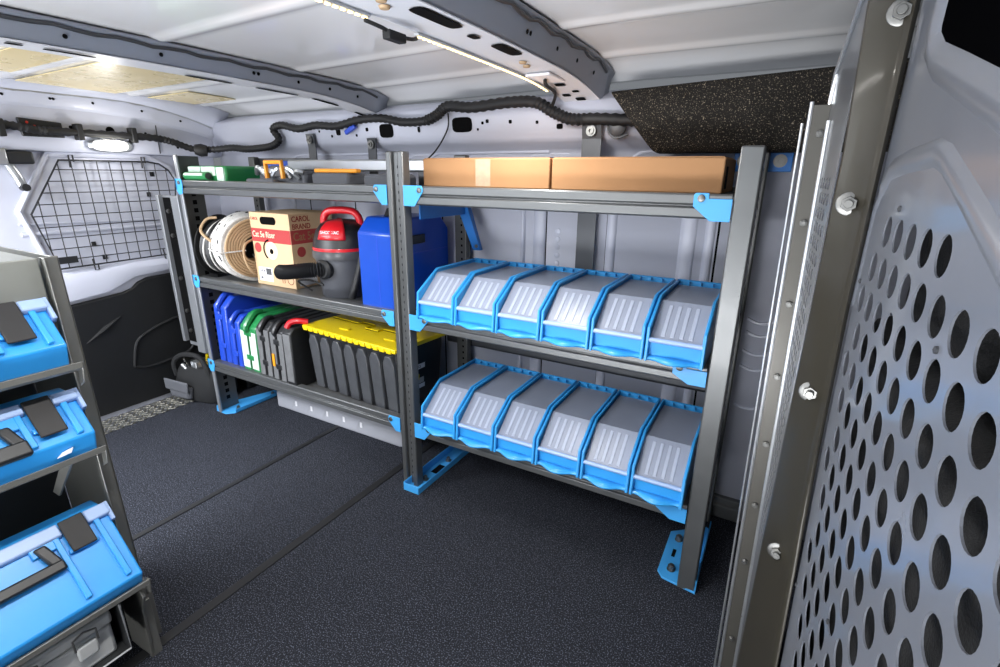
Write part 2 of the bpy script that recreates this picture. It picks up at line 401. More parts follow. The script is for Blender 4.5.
# rear door with black trim panel
DX = -1.55
dr = B(); dr.box((DX - .03, -1.0, .0), (DX, .40, 1.175)); 
door = struct(dr.put('door_1', 'paint', origin=(DX, -.3, 0), bevel=.004))
out = [(-1.0, .03), (.40, .03), (.40, .66), (.16, .645), (.09, .63), (-.03, .625), (-.07, .612), (-.10, .588), (-.14, .575), (-.36, .556), (-.6, .54), (-1.0, .53)]
b = B(); b.prism(out, 0, DX + .001, DX + .02); b.put('door_trim_panel', 'trimblack', door, bevel=.008)
b = B(); P = [(DX + .021, y, z) for y, z in ((-.16, .22), (-.13, .33), (-.06, .375), (.05, .405), (.12, .40), (.14, .33), (.11, .23), (0, .205), (-.1, .2), (-.16, .22))]
b.tube(P, .007, 8, smooth=6); b.put('speaker_bezel', 'trimblack', door, smooth=True)
b = B(); b.tube([(DX + .02, -.32, .38), (DX + .024, -.24, .43), (DX + .02, -.17, .47)], .012, 8, rads=[.002, .012, .002]); b.put('pull_crease', 'trimblack', door, smooth=True)
# pressed ledge below the window
b = B(); b.loft([[(DX + .001, y, zt), (DX + .03, y, zt - .01), (DX + .042, y, zt - .035), (DX + .03, y, zb)] for y, zt, zb in ((-.7, .69, .56), (-.35, .695, .575), (-.2, .70, .59), (-.14, .705, .615), (-.08, .715, .64), (.2, .715, .66), (.39, .715, .66))], cap=False, closed=False)
b.put('door_ledge', 'paint', door, smooth=True)
# pressed window surround (raised frame) and pale window panel
win = [(-.29, 1.165), (.08, 1.165), (.165, 1.125), (.2, 1.06), (.135, .70), (-.36, .695), (-.42, .95)]
b = B(); b.tube([(DX + .004, y, z) for y, z in win], .013, 8, closed=True); b.put('window_surround', 'paint', door, smooth=True)
b = B(); b.tube([(DX + .002, -.43, .86), (DX + .002, .18, .86)], .008, 8); b.tube([(DX + .002, -.43, .90), (DX + .002, .18, .885)], .005, 8); b.put('door_swage', 'paint', door, smooth=True)
for y, z in ((.09, 1.09), (.06, 1.0), (-.2, .80), (-.17, .74), (-.385, .815)):
    b = B(); b.box((DX, y - .008, z - .01), (DX + .004, y + .008, z + .01)); b.put('clip', 'black', door)
# the pillar channel at the rear corner
b = B(); b.box((-1.47, .045, .30), (-1.448, .075, 1.0)); b.box((-1.45, .066, .28), (-1.36, .075, 1.0)); b.box((-1.36, .05, .26), (-1.30, .075, 1.0)); b.box((-1.30, .066, .26), (-1.225, .085, 1.0))
pil = struct(b.put('trim_6', 'pillar', origin=(-1.40, .06, .3), bevel=.003))
b = B(); b.box((-1.447, .0645, .30), (-1.362, .066, .99)); b.put('pillar_recess', 'void', pil)
for z in (.36, .46, .62, .82, .93):
    b = B(); hexbolt(b, (-1.41, .066, z), (0, -1, 0), .010, .010); b.put('bolt', 'chrome', pil)
# black rear corner
b = B(); b.box((-1.54, .24, 0), (-1.30, .40, .62)); struct(b.put('trim_7', 'trimblack', origin=(-1.4, .3, 0), bevel=.01))
# wheel housing cover with slots, below the left shelves
b = B(); b.loft([[(x, .185 + dy, .0), (x, .185 + dy, .07), (x, .21 + dy, .115), (x, .395, .125), (x, .395, 0)] for x, dy in ((-1.03, .03), (-.99, .0), (-.22, .0), (-.18, .03))])
wh = struct(b.put('trim_8', 'kick', origin=(-.6, .3, 0), bevel=.006))
for k in range(5):
    x = -.86 + k * .105
    b = B(); b.box((x, .1835, .035), (x + .012, .186, .06)); b.put('slot', 'white', wh)
    b = B(); b.prism([(x - .03, .02), (x + .005, .075), (x + .01, .075), (x - .025, .02)], 1, .184, .186); b.put('pressed_crease', 'kick', wh)
# cab side behind the bulkhead (dark)
b = B(); b.box((1.36, -1.9, 0), (1.40, .41, 1.44)); struct(b.put('wall_front', 'trimblack', origin=(1.38, -.7, 0)))
b = B(); b.box((1.20, -1.25, .02), (1.33, -.2, .9)); b.box((1.22, -1.05, .9), (1.32, -.8, 1.1)); b.box((1.22, -.6, .9), (1.32, -.35, 1.1))
tag(b.put('cab_seat', 'fabric', origin=(1.26, -.7, .02), bevel=.04), 'dark cab seat seen through the round holes of the bulkhead', 'seat')

# ================================================================== BULKHEAD PARTITION
pt = thing('bulkhead_partition', (1.13, -.4, 0), 'grey perforated steel bulkhead partition with round holes, bolted up close to the camera', 'partition')
def dpl(y, z, d=0.0): # point on the bulkhead plane, d towards the cargo side
    return Vector((1.14 - .058 * (y + .3) - d, y - .058 * d, z))
def sheet(outer, holes, nseg=20):
    """triangulated flat sheet with round holes -> faces in 2-D (y,z)"""
    vs = [Vector(p) for p in outer]; ed = [(i, (i + 1) % len(outer)) for i in range(len(outer))]
    for cy, cz, rr in holes:
        k0 = len(vs)
        vs += [Vector((cy + rr * math.cos(2 * PI * k / nseg), cz + rr * math.sin(2 * PI * k / nseg))) for k in range(nseg)]
        ed += [(k0 + k, k0 + (k + 1) % nseg) for k in range(nseg)]
    V, E_, F, *_ = delaunay_2d_cdt(vs, ed, [], 1, 1e-6)
    def inside(c):
        k = False; n = len(outer)
        for i in range(n):
            x0, y0 = outer[i]; x1, y1 = outer[(i + 1) % n]
            if (y0 > c.y) != (y1 > c.y) and c.x < (x1 - x0) * (c.y - y0) / (y1 - y0) + x0: k = not k
        return k
    keep = []
    for f in F:
        c = (V[f[0]] + V[f[1]] + V[f[2]]) / 3
        if not inside(c): continue
        if any((c.x - h[0]) ** 2 + (c.y - h[1]) ** 2 < (h[2] * .985) ** 2 for h in holes): continue
        keep.append(f)
    return V, keep
holes = []
rowz = 1.0525; dz = .0425; pitch = .0478
def dedge(z): return -.452 if z > .95 else (-.452 - .023 * (.95 - z) / .2 if z > .747 else -.475 - .062 * (.747 - z) / .336)
for k in range(26):
    z = rowz - k * dz
    if z < .03: break
    first = -.541 + (.026 if k % 2 else 0)
    if k >= 2: first = dedge(z) - .035 - ((dedge(z) - .035 - (-.541 + (.026 if k % 2 else 0))) % -pitch if False else 0)
    # snap to the staggered grid
    off = -.541 + (.026 if k % 2 else 0)
    lim = -.515 if k < 2 else dedge(z) - (.033 if z > .55 else .033 + .05 * min(1, (.55 - z) / .15))
    j0 = math.ceil((off - lim) / pitch - 1e-6)
    y = off - j0 * pitch
    while y < lim - 1e-6 and y + pitch <= lim + 1e-6: y += pitch
    if k >= 1:
        while y + pitch <= lim + 1e-6: y += pitch
    ncol = 0
    while y > -1.42:
        if y <= lim + .002 and not (k == 0 and y < -.76) and not (k == 1 and y < -.86) and not (k == 2 and y < -.95) and not (k == 3 and y < -1.05):
            holes.append((y, z, .0168))
        y -= pitch
outer = [(-.45, 1.43), (-.452, .95), (-.475, .747), (-.537, .411), (-.615, .0), (-1.5, .0), (-1.5, .93), (-.760, 1.162), (-.59, 1.212), (-.535, 1.235), (-.528, 1.26), (-.545, 1.40), (-1.5, 1.40), (-1.5, 1.43)]
V, F = sheet(outer, holes)
b = B(); vv = [b.bm.verts.new(dpl(p.x, p.y)) for p in V]
for f in F:
    try: b.bm.faces.new([vv[i] for i in f])
    except ValueError: pass
for v in [v for v in b.bm.verts if not v.link_faces]: b.bm.verts.remove(v)
b.put('perforated_panel', 'panel', pt, solid=.0016, offset=1)
# window of the bulkhead: rounded pressed border and dark glass
# pressed ridges round the hole field
def ridge(P, wd_, h_):
    b = B(); rings = []
    P = [Vector((y, z)) for y, z in P]
    for i, q in enumerate(P):
        t = (P[min(i + 1, len(P) - 1)] - P[max(i - 1, 0)]).normalized(); nn = Vector((-t.y, t.x))
        rings.append([dpl(*(q + nn * wd_ * s_), h_ * hh - .0005) for s_, hh in ((-.5, 0), (-.25, .8), (0, 1), (.25, .8), (.5, 0))])
    b.loft(rings, cap=False, closed=False); return b
ridge([(-.560, 1.42), (-.545, 1.30), (-.543, 1.245), (-.552, 1.228), (-.58, 1.212), (-.66, 1.188), (-.76, 1.157), (-1.0, 1.08), (-1.5, .925)], .034, .007).put('window_border', 'panel', pt, smooth=True)
b = B(); b.face([dpl(y, z, -.003) for y, z in ((-.50, 1.43), (-.50, 1.22), (-1.5, .90), (-1.5, 1.43))]); b.put('window_pane', 'glass', pt, solid=.003)
ridge([(-.475, 1.098), (-.50, 1.118), (-.56, 1.125), (-.65, 1.130), (-.68, 1.124), (-.75, 1.097), (-.83, 1.065), (-1.0, 1.0), (-1.4, .84)], .026, .005).put('pressed_ridge', 'panel', pt, smooth=True)
ridge([(-.475, 1.098), (-.455, 1.07), (-.452, .95)], .016, .003).put('pressed_ridge', 'panel', pt, smooth=True)
for y, z in ((-.575, 1.079), (-.775, .99), (-.47, .985), (-.70, .66), (-.52, .55)):
    b = B(); b.lathe([(0, 0), (.003, 0), (.003, .002), (0, .003)], dpl(y, z, .0), (-1, -.05, 0), 10); b.put('stud', 'strap', pt)
# the olive channel with big flange bolts
def strip3(lft, rgt, d, m, name, **k):
    b = B(); rings = []
    for (ya, za), (yb, zb) in zip(lft, rgt):
        q = []
        for s_, hh in ((0, -.012), (.02, 0), (.78, 0), (.86, .004), (.92, .008), (.97, .006), (1.0, -.010)):
            q.append(dpl(ya + (yb - ya) * s_, za + (zb - za) * s_, d + hh))
        rings.append(q)
    b.loft(rings, cap=False, closed=False); return b.put(name, m, pt, smooth=True, **k)
def cpt(s_, z, d=0.0): # s_ 0 at the wing, 1 at the perforated panel; d towards the camera
    ze = max(0.0, min(1.43, z)); ye = dedge(ze) if ze > .41 else -.537 - .078 * (.411 - ze) / .411
    a_ = Vector((1.100 if z > 1.2 else 1.106, -.435, z)); e_ = dpl(ye, z, .003)
    p = a_.lerp(e_, s_); return p + Vector((-.15, -1, 0)) * d
b = B(); rings = []
for z in (1.42, 1.30, 1.14, .95, .75, .58, .41, .2, 0):
    rings.append([cpt(0, z, -.02), cpt(0, z, 0), cpt(.04, z, .003), cpt(.78, z, .003), cpt(.84, z, .006), cpt(.93, z, .008), cpt(1.0, z, .004)])
b.loft(rings, cap=False, closed=False); b.put('channel', 'olive', pt, smooth=True, solid=.0015, offset=1)
for s_, z in ((.72, 1.286), (.42, 1.077), (.46, .82), (.46, .56), (.44, .30), (.44, .05)):
    b = B(); n = Vector((-.15, -1, 0)); c = cpt(s_, z, .003)
    b.lathe([(0, 0), (.0150, 0), (.0150, .0012), (.0118, .0025), (0, .0025)], c, n, 24)
    b.cyl(c + n * .0025, c + n * .008, .0095, 6); b.cyl(c + n * .008, c + n * .013, .0052, 12)
    b.put('flange_bolt', 'chrome', pt, bevel=.0008)
b = B(); b.face([cpt(s_, z, .0036) for s_, z in ((.34, .487), (.58, .488), (.56, .415), (.32, .413))]); b.put('slot', 'white', pt, solid=.0004)
# perforated wing between channel and outer flange
def bpl(y, z, d=0):
    t_ = (-.25 - y) / .185
    return Vector(((1.115 - .0225 * z) * (1 - t_) + (1.109 - .006 * z) * t_ - d, y, z))
wo = [(-.25, 1.215), (-.262, 1.256), (-.428, 1.345), (-.434, 1.345), (-.434, 0), (-.25, 0)]
hl = []
for k in range(30):
    z = 1.10 - k * .021
    for j in range(4):
        y = -.30 - j * .028 - (.014 if k % 2 else 0)
        if z > .5: hl.append((y, z, .0085))
V, F = sheet(wo, hl, 12)
b = B(); vv = [b.bm.verts.new(bpl(p.x, p.y)) for p in V]
for f in F:
    try: b.bm.faces.new([vv[i] for i in f])
    except ValueError: pass
for v in [v for v in b.bm.verts if not v.link_faces]: b.bm.verts.remove(v)
b.put('perforated_wing', 'wing', pt, solid=.001, offset=1)
fl = lambda z: 1.084 - .018 * z
fr = lambda z: 1.115 - .0225 * z
b = B(); b.loft([[(fl(z), -.252, z), (fr(z), -.252, z), (fr(z), -.247, z), (fl(z), -.247, z)] for z in (1.215, .0)]); b.put('outer_flange', 'flange', pt)
b = B(); b.tube([(fl(1.22), -.251, 1.22), (fl(0), -.251, 0)], .0032, 8); b.put('flange_edge', 'galv', pt, smooth=True)
b = B(); b.tube([(fl(1.19) - .009, -.243, 1.19), (fl(0) - .009, -.243, 0)], .0022, 8); b.put('flange_edge', 'galv', pt, smooth=True)
b = B(); b.loft([[(fl(z) - .004, -.244, z), (fr(z) - .004, -.244, z), (fr(z), -.05, z), (fl(z) + .02, -.05, z)] for z in (1.19, .0)]); b.put('flange_return', 'rubber', pt)
for k, (x, z) in enumerate(((1.08, 1.173), (1.081, 1.036), (1.083, .898), (1.086, .763), (1.089, .626), (1.091, .49), (1.092, .354), (1.096, .149))):
    b = B(); hexbolt(b, (x, -.252, z), (0, -1, 0), .006, .005); b.put('bolt', 'chrome', pt, bevel=.0006)
b = B(); b.tube([bpl(-.25, 1.216, .002), bpl(-.262, 1.257, .002), bpl(-.43, 1.346, .002)], .003, 8); b.put('wing_edge', 'galv', pt, smooth=True)
b = B(); b.tube([bpl(-.272, 1.19, .001), bpl(-.275, .02, .001)], .004, 8); b.put('wing_bead', 'galv', pt, smooth=True)

# ================================================================== SHELVING UNIT
su = thing('shelving_unit', (0, 0, 0), 'long grey steel shelving unit with blue brackets and three shelves, along the far van wall', 'shelving unit')
H = 1.17
def post(x0, x1, y0, y1, name, z1=H, m='shelf', holes_=True, roll=True):
    b = B(); wd_ = x1 - x0
    if roll:
        rw = wd_ * .3
        for xa, xb in ((x0, x0 + rw), (x1 - rw, x1)): b.box((xa, y0, 0), (xb, y1, z1))
        b.box((x0 + rw, y0 + .012, 0), (x1 - rw, y1, z1))
    else: b.box((x0, y0, 0), (x1, y1, z1))
    o = b.put(name, m, su, bevel=.004)
    if holes_:
        b = B(); xm = (x0 + x1) / 2; yy = y0 + (.0118 if roll else -.0004); z = .05
        while z < z1 - .03:
            b.box((xm + .002, yy, z - .004), (xm + .009, yy + .001, z + .004)); z += .025
        b.put('hole_column', 'void', o)
    return o
post(-.040, .026, -.002, .034, 'post')
post(.948, .995, -.002, .045, 'post', roll=False, holes_=False, m='shelf')
post(-1.184, -1.162, -.002, .008, 'post', roll=False, holes_=False, m='pillar')
for x0, x1 in ((-.02, .03), (.955, .99), (-1.182, -1.14)):
    post(x0, x1, .335, .365, 'rear_post', m='shelfdark', roll=False)
# upright side webs seen at the rear end
b = B(); b.box((-1.184, .008, .0), (-1.178, .10, 1.165)); o = b.put('post_web', 'shelfdark', su)
b = B(); z = .06
while z < 1.05:
    b.box((-1.1782, .045, z - .009), (-1.1774, .063, z + .009)); z += .034
b.put('hole_column', 'void', o)
def shelf(x0, x1, z0, z1, drop):
    """front beam between z0 and z1, deck drop below the beam's top"""
    h = z1 - z0
    b = B(); b.box((x0, .004, z1 - drop - .004), (x1, .355, z1 - drop)); b.box((x0, .345, z1 - drop - .03), (x1, .355, z1 - drop + .012))
    o = b.put('shelf', 'shelfdark', su, bevel=.0015)
    pr = [(.03, z1), (.002, z1), (-.001, z1 - .003), (-.001, z1 - h * .40), (.006, z1 - h * .46), (.006, z1 - h * .52), (-.001, z1 - h * .58), (-.001, z1 - h * .93), (.004, z0), (.03, z0), (.03, z0 + .003), (.010, z0 + .003), (.010, z1 - .004), (.03, z1 - .004)]
    b = B(); b.prism(pr, 0, x0, x1); b.put('beam', 'shelf', o, bevel=.0012)
    return o
SZ = {'top': (1.015, 1.07), 'mid': (.617, .664), 'low': (.217, .268)}
for k, (z0, z1) in SZ.items():
    shelf(.042, .946, z0, z1, .003); shelf(-1.16, -.042, z0, z1, .018)
def bracket(poly, bolt, y=-.0045, side=None):
    b = B(); b.prism(poly, 1, y, y + .003); o = b.put('bracket', 'bluepaint', su, bevel=.001)
    b = B(); b.lathe([(0, 0), (.0085, 0), (.008, .003), (.004, .0045), (0, .0045)], (bolt[0], y, bolt[1]), (0, -1, 0), 16); b.put('bolt', 'chrome', o, smooth=True)
    if side:
        b = B(); b.box((side[0], y, side[2]), (side[1], .04, side[3])); b.put('bracket_flange', 'bluepaint', o)
    return o
for k, (z0, z1) in SZ.items():
    a = z1 + .002; d = z0 - .004
    bracket([(-.040, a), (-.090, a), (-.094, a - .008), (-.094, a - .022), (-.062, d), (-.040, d)], (-.082, a - .014))
    bracket([(.026, a), (.096, a), (.100, a - .008), (.100, a - .018), (.068, d), (.026, d)], (.088, a - .014))
    bracket([(.866, a - .004), (.870, a), (.898, a), (.898, a - .012), (.947, a - .012), (.947, d), (.905, d), (.866, a - .03)], (.882, a - .012))
    bracket([(-1.195, a + .003), (-1.150, a + .003), (-1.146, a - .02), (-1.156, d + .004), (-1.18, d), (-1.195, d + .02)], (-1.168, a - .012), side=(-1.195, -1.188, d + .02, a + .003))
# diagonal arm at the back of the top shelf
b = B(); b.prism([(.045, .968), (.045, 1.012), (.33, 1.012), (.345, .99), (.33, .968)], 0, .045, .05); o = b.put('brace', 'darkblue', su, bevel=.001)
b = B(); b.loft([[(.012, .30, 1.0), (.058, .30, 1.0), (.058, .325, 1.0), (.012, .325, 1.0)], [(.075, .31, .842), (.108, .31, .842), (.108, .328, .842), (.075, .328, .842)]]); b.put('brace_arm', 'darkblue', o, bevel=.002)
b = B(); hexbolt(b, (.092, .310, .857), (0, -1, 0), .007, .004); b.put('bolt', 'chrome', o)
# feet
def channel_foot(x0, x1, y0, y1, h_):
    b = B(); b.box((x0, y0, .0005), (x1, y1, .005)); b.box((x0, y0, .005), (x0 + .003, y1, h_)); b.box((x1 - .003, y0, .005), (x1, y1, h_ * .75)); b.box((x0, y0, .005), (x1, y0 + .003, h_ * .9))
    return b.put('foot', 'bluepaint', su, bevel=.001)
f = channel_foot(-.012, .056, -.035, .33, .034)
b = B(); hexbolt(b, (.022, .20, .005), (0, 0, 1), .008, .012, .012); b.put('bolt', 'chrome', f)
b = B(); hexbolt(b, (.022, .05, .005), (0, 0, 1), .008, .012, .012); b.put('bolt', 'chrome', f)
b = B(); b.box((.008, .10, .0051), (.036, .16, .0055)); b.put('slot', 'void', f)
b = B(); b.prism([(.888, .03), (.905, .008), (.998, -.006), (.998, .29), (.985, .30), (.888, .22)], 2, .0005, .007); f = b.put('foot', 'bluepaint', su, bevel=.001)
b = B(); b.box((.995, .0, .006), (.998, .29, .04)); b.put('foot_flange', 'bluepaint', f)
b = B(); hexbolt(b, (.922, .05, .007), (0, 0, 1), .010, .012, .012); b.put('bolt', 'chrome', f)
b = B(); hexbolt(b, (.918, .19, .007), (0, 0, 1), .010, .012, .012); b.put('bolt', 'chrome', f)
b = B(); b.box((.911, .105, .0071), (.921, .14, .0078)); b.put('slot', 'void', f)
b = B(); b.prism([(-1.25, .03), (-1.20, .0), (-1.13, .0), (-1.10, .03), (-1.10, .30), (-1.16, .30)], 2, .0005, .006); f = b.put('foot', 'bluepaint', su, bevel=.001)
b = B(); b.box((-1.10, .03, .005), (-1.097, .30, .02)); b.put('foot_flange', 'bluepaint', f)
b = B(); hexbolt(b, (-1.12, .06, .006), (0, 0, 1), .008, .012, .011); b.put('bolt', 'chrome', f)
b = B(); hexbolt(b, (-1.12, .25, .006), (0, 0, 1), .008, .012, .011); b.put('bolt', 'chrome', f)

# wall mount plate at the top near the bulkhead, straps
t = thing('wall_mount', (.95, .385, 1.14), 'blue steel wall mount with two bolts behind the shelving post by the bulkhead', 'bracket')
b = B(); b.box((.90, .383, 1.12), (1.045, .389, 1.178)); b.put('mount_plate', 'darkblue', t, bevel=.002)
for x in (.925, 1.015):
    b = B(); b.lathe([(0, 0), (.017, 0), (.017, .003), (.011, .003), (.011, .011), (.006, .011), (.006, .004), (0, .004)], (x, .383, 1.148), (0, -1, 0), 20); b.put('bolt', 'chrome', t, smooth=True)
for x0, x1, z0, z1, tilt, lbl in ((.452, .515, .60, 1.262, .0, 'tall dark steel strap bolted to the upper van wall behind the cardboard boxes'), (-.455, -.412, 1.02, 1.238, 0, 'short dark steel strap with one bolt on the wall beside the cardboard boxes'), (-.80, -.755, 1.02, 1.262, 0, 'slanted dark steel strap on the wall behind the grey straps and yellow buckle')):
    t = thing('wall_strap', ((x0 + x1) / 2, .37, z0), lbl, 'strap', 'steel wall straps')
    b = B(); P = [(on_rail(max(z, .99)) - (.016 if z > .98 else .02), z) for z in [z0 + (z1 - z0) * k / 14 for k in range(15)]]
    P = [(min(p[0], .37), p[1]) for p in P]
    b.strip([(p[0], p[1]) for p in P], 0, x0, x1); b.put('strap_bar', 'strap', t, solid=.005)
    b = B(); xm = (x0 + x1) / 2; b.lathe([(0, 0), (.016, 0), (.016, .003), (.010, .003), (.010, .008), (.005, .008), (.005, .002), (0, .002)], (xm, P[-1][0] - .006, z1 - .025), (0, -1, 0), 18); b.put('bolt', 'chrome', t, smooth=True)

# ================================================================== STORAGE BINS
BW = .1385
def make_bin(label):
    t = thing('storage_bin', (0, 0, 0), label, 'storage bin')
    prf = [(-.030, .004), (-.022, .088), (.078, .146), (.318, .146), (.318, 0), (-.012, 0)]
    w2 = BW / 2; th = .004
    b = B()
    for xs in (-w2, w2 - th): b.prism([(-.028, .0), (-.020, .086), (.082, .144), (.318, .144), (.318, 0)], 0, xs, xs + th)
    b.box((-w2, -.02, 0), (w2, .318, .004)); b.box((-w2, .312, 0), (w2, .318, .144))
    # low front wall
    b.prism([(-.012, 0), (-.018, .05), (-.013, .05), (-.007, 0)], 0, -w2, w2)
    body = b.put('bin_body', 'bincase', t, bevel=.0015)
    # thick rims along the side edges
    b = B()
    for xs in (-w2 + .003, w2 - .003): b.tube([(xs, -.030, .004), (xs, -.022, .086), (xs, .08, .146), (xs, .316, .146)], .0045, 6)
    b.tube([(-w2, .315, .146), (w2, .315, .146)], .0045, 6)
    for k in (-.033, 0, .033): b.box((k - .001, .298, .138), (k + .001, .316, .148))
    b.put('rim', 'bincase', body, smooth=True)
    # wavy pull lip
    b = B(); v0 = []; n = 20; top = []; bot = []
    for k in range(n + 1):
        s_ = k / n; x = -w2 + .003 + (BW - .006) * s_
        y = -.030 - .020 * (math.sin(PI * min(1, max(0, (s_ - .12) / .76))) ** 1.3)
        top.append((x, y, .010)); bot.append((x, -.008, .016))
    b.loft([[q for q in top], [q for q in bot]], cap=False, closed=False); b.put('pull_lip', 'bincase', body, solid=.005, smooth=True)
    # clear lid: sloped ribbed window, flat top, rolled lower edge
    b = B(); b.prism([(-.016, .060), (.078, .136), (.30, .1365), (.30, .1345), (.0787, .134), (-.0147, .0583)], 0, -w2 + .0065, w2 - .0065); n0 = len(b.bm.faces)
    for k in (-.034, -.012, .010, .032): b.loft([[(k - .0055, -.010, .0642), (k + .0055, -.010, .0642), (k + .004, -.010, .0668), (k - .004, -.010, .0668)], [(k - .0055, .066, .1255), (k + .0055, .066, .1255), (k + .004, .066, .1279), (k - .004, .066, .1279)]])
    b.bm.faces.ensure_lookup_table()
    for f_ in b.bm.faces[n0:]: f_.material_index = 1
    lid = b.put('lid', 'lid', t); lid.data.materials.append(M['lidrib'])
    b = B(); b.tube([(-w2 + .005, -.021, .056), (w2 - .005, -.021, .056)], .0065, 10); b.put('lid_edge', 'grip', lid, smooth=True)
    return t
ordn = ['first', 'second', 'third', 'fourth', 'fifth', 'sixth']
proto = None
for zz, row, grp in ((.662, 'upper', 'blue bins on the upper shelf'), (.266, 'lower', 'blue bins on the lower shelf')):
    for k in range(6):
        lb = '%s blue storage bin from the middle post in the %s row' % (ordn[k], row)
        if k == 5: lb = 'blue storage bin at the bulkhead end of the %s row' % row
        if proto is None: t = proto = make_bin(lb)
        else: t = copy_tree(proto); t['label'] = lb
        t['group'] = grp
        t.location = (.145 + k * .1445 - (.002 if row == 'lower' else 0), .004, zz)

# ================================================================== CARDBOARD BOXES on the top shelf
for x0, x1, lb, tp in ((.036, .470, 'flat brown cardboard box with a strip of clear tape on its front, top shelf', True), (.476, .912, 'plain flat brown cardboard box on the top shelf nearest the bulkhead', False)):
    y0, y1, z0, z1 = .085, .325, 1.068, 1.150
    t = thing('cardboard_box', ((x0 + x1) / 2, (y0 + y1) / 2, z0), lb, 'box')
    b = B(); b.box((x0, y0, z0), (x1, y1, z1)); b.put('carton', 'card', t, bevel=.003)
    b = B(); b.box((x0 + .004, y0 + .004, z1), (x1 - .004, (y0 + y1) / 2 - .001, z1 + .002)); b.box((x0 + .004, (y0 + y1) / 2 + .001, z1), (x1 - .004, y1 - .004, z1 + .002)); b.put('flap', 'card', t)
    if tp:
        b = B(); b.box((x0 + .195, y0 - .0006, z0 + .004), (x0 + .245, y0, z1 - .002)); b.put('tape', 'tape', t)
    else:
        b = B(); b.box((x1 - .0002, .12, z0 + .01), (x1 + .0006, .16, z1 - .02)); b.put('hand_hole', 'void', t)

# ================================================================== LEFT UNIT, MIDDLE SHELF
DZ = .646
# cable reel
rx = Matrix.Rotation(math.radians(12), 3, 'Z') @ Matrix.Rotation(math.radians(6), 3, 'Y')
ax = rx @ Vector((1, 0, 0))
c0 = Vector((-1.105, .135, DZ + .138))
t = thing('cable_reel', (c0.x, c0.y, DZ), 'black cable reel with a curl of pale cable on the middle shelf', 'cable reel')
b = B(); b.lathe([(.02, -.062), (.132, -.062), (.135, -.059), (.132, -.056), (.02, -.056)], c0, ax, 40); b.put('reel_flange', 'black', t, smooth=True)
b = B(); b.lathe([(.02, .052), (.126, .052), (.128, .055), (.126, .058), (.02, .058)], c0, ax, 40); b.put('reel_flange', 'black', t, smooth=True)
e1 = ax.orthogonal().normalized(); e2 = ax.cross(e1)
def ring(cn, rad, tilt=0, n=36, wob=0):
    return [cn + e1 * math.cos(2 * PI * k / n) * rad + e2 * math.sin(2 * PI * k / n) * rad + ax * wob * math.sin(2 * PI * k / n + tilt) for k in range(n)]
b = B()
for k in range(9): b.tube(ring(c0 + ax * (-.05 + k * .0122), .112 + random.uniform(-.006, .004), random.random() * 6, wob=.003), .0066, 6, closed=True)
b.put('cable_winding', 'cabledark', t, smooth=True)
b = B()
for k in (1, 3, 4): b.tube(ring(c0 + ax * (-.045 + k * .02), .117, k, wob=.008), .0045, 6, closed=True)
b.put('pale_strand', 'cable', t, smooth=True)
b = B(); b.cyl(c0 - ax * .06, c0 + ax * .056, .03, 20); b.put('hub', 'black', t, smooth=True)
b = B(); b.tube([c0 + Vector(q) for q in ((.05, -.10, .03), (.02, -.115, .055), (-.015, -.11, .085), (-.01, -.08, .125), (.015, -.05, .132))], .006, 8, smooth=5); b.put('cable_end', 'cabletan', t, smooth=True)
# big coil of wire
ax = (Matrix.Rotation(math.radians(-14), 3, 'Z') @ Matrix.Rotation(math.radians(3), 3, 'Y')) @ Vector((1, 0, 0))
e1 = ax.orthogonal().normalized(); e2 = ax.cross(e1)
c1 = Vector((-.972, .15, DZ + .146))
t = thing('wire_coil', (c1.x, c1.y, DZ), 'large coil of printed white wire with tan inner windings beside the red-banded carton', 'wire coil')
b = B()
for k in range(9):
    for j in range(2): b.tube(ring(c1 + ax * (-.056 + k * .0122), .131 + j * .008 + random.uniform(-.004, .003), random.random() * 6, wob=.004), .0068, 6, closed=True)
b.put('outer_winding', 'cable', t, smooth=True)
b = B()
for k in range(6):
    for j in range(7): b.tube(ring(c1 + ax * (-.02 + k * .0138), .060 + j * .0105, 0, wob=.002), .0062, 6, closed=True)
b.put('inner_winding', 'cabletan', t, smooth=True)
b = B()
for k in range(34):
    a = random.uniform(0, 2 * PI); t0 = random.uniform(-.055, .03); p = c1 + (e1 * math.cos(a) + e2 * math.sin(a)) * .1468 + ax * t0
    q = c1 + (e1 * math.cos(a + random.uniform(.04, .12)) + e2 * math.sin(a + .08)) * .1468 + ax * (t0 + random.uniform(-.004, .02))
    b.tube([p, q], random.uniform(.0015, .003), 5)
b.put('print_mark', 'black', t)
b = B()
for a in (2.4, 4.4):
    p = e1 * math.cos(a) + e2 * math.sin(a)
    b.tube([c1 + p * .05 - ax * .06, c1 + p * .155 - ax * .06, c1 + p * .158, c1 + p * .155 + ax * .066, c1 + p * .05 + ax * .066], .003, 6)
b.put('tie', 'cable', t)
b = B(); b.tube([c1 + ax * .066 + Vector(q) for q in ((0, .02, .05), (.01, -.06, .03), (.012, -.075, -.03), (.01, -.04, -.1), (.0, .03, -.12))], .005, 8, smooth=5); b.put('loose_strand', 'cabletan', t, smooth=True)
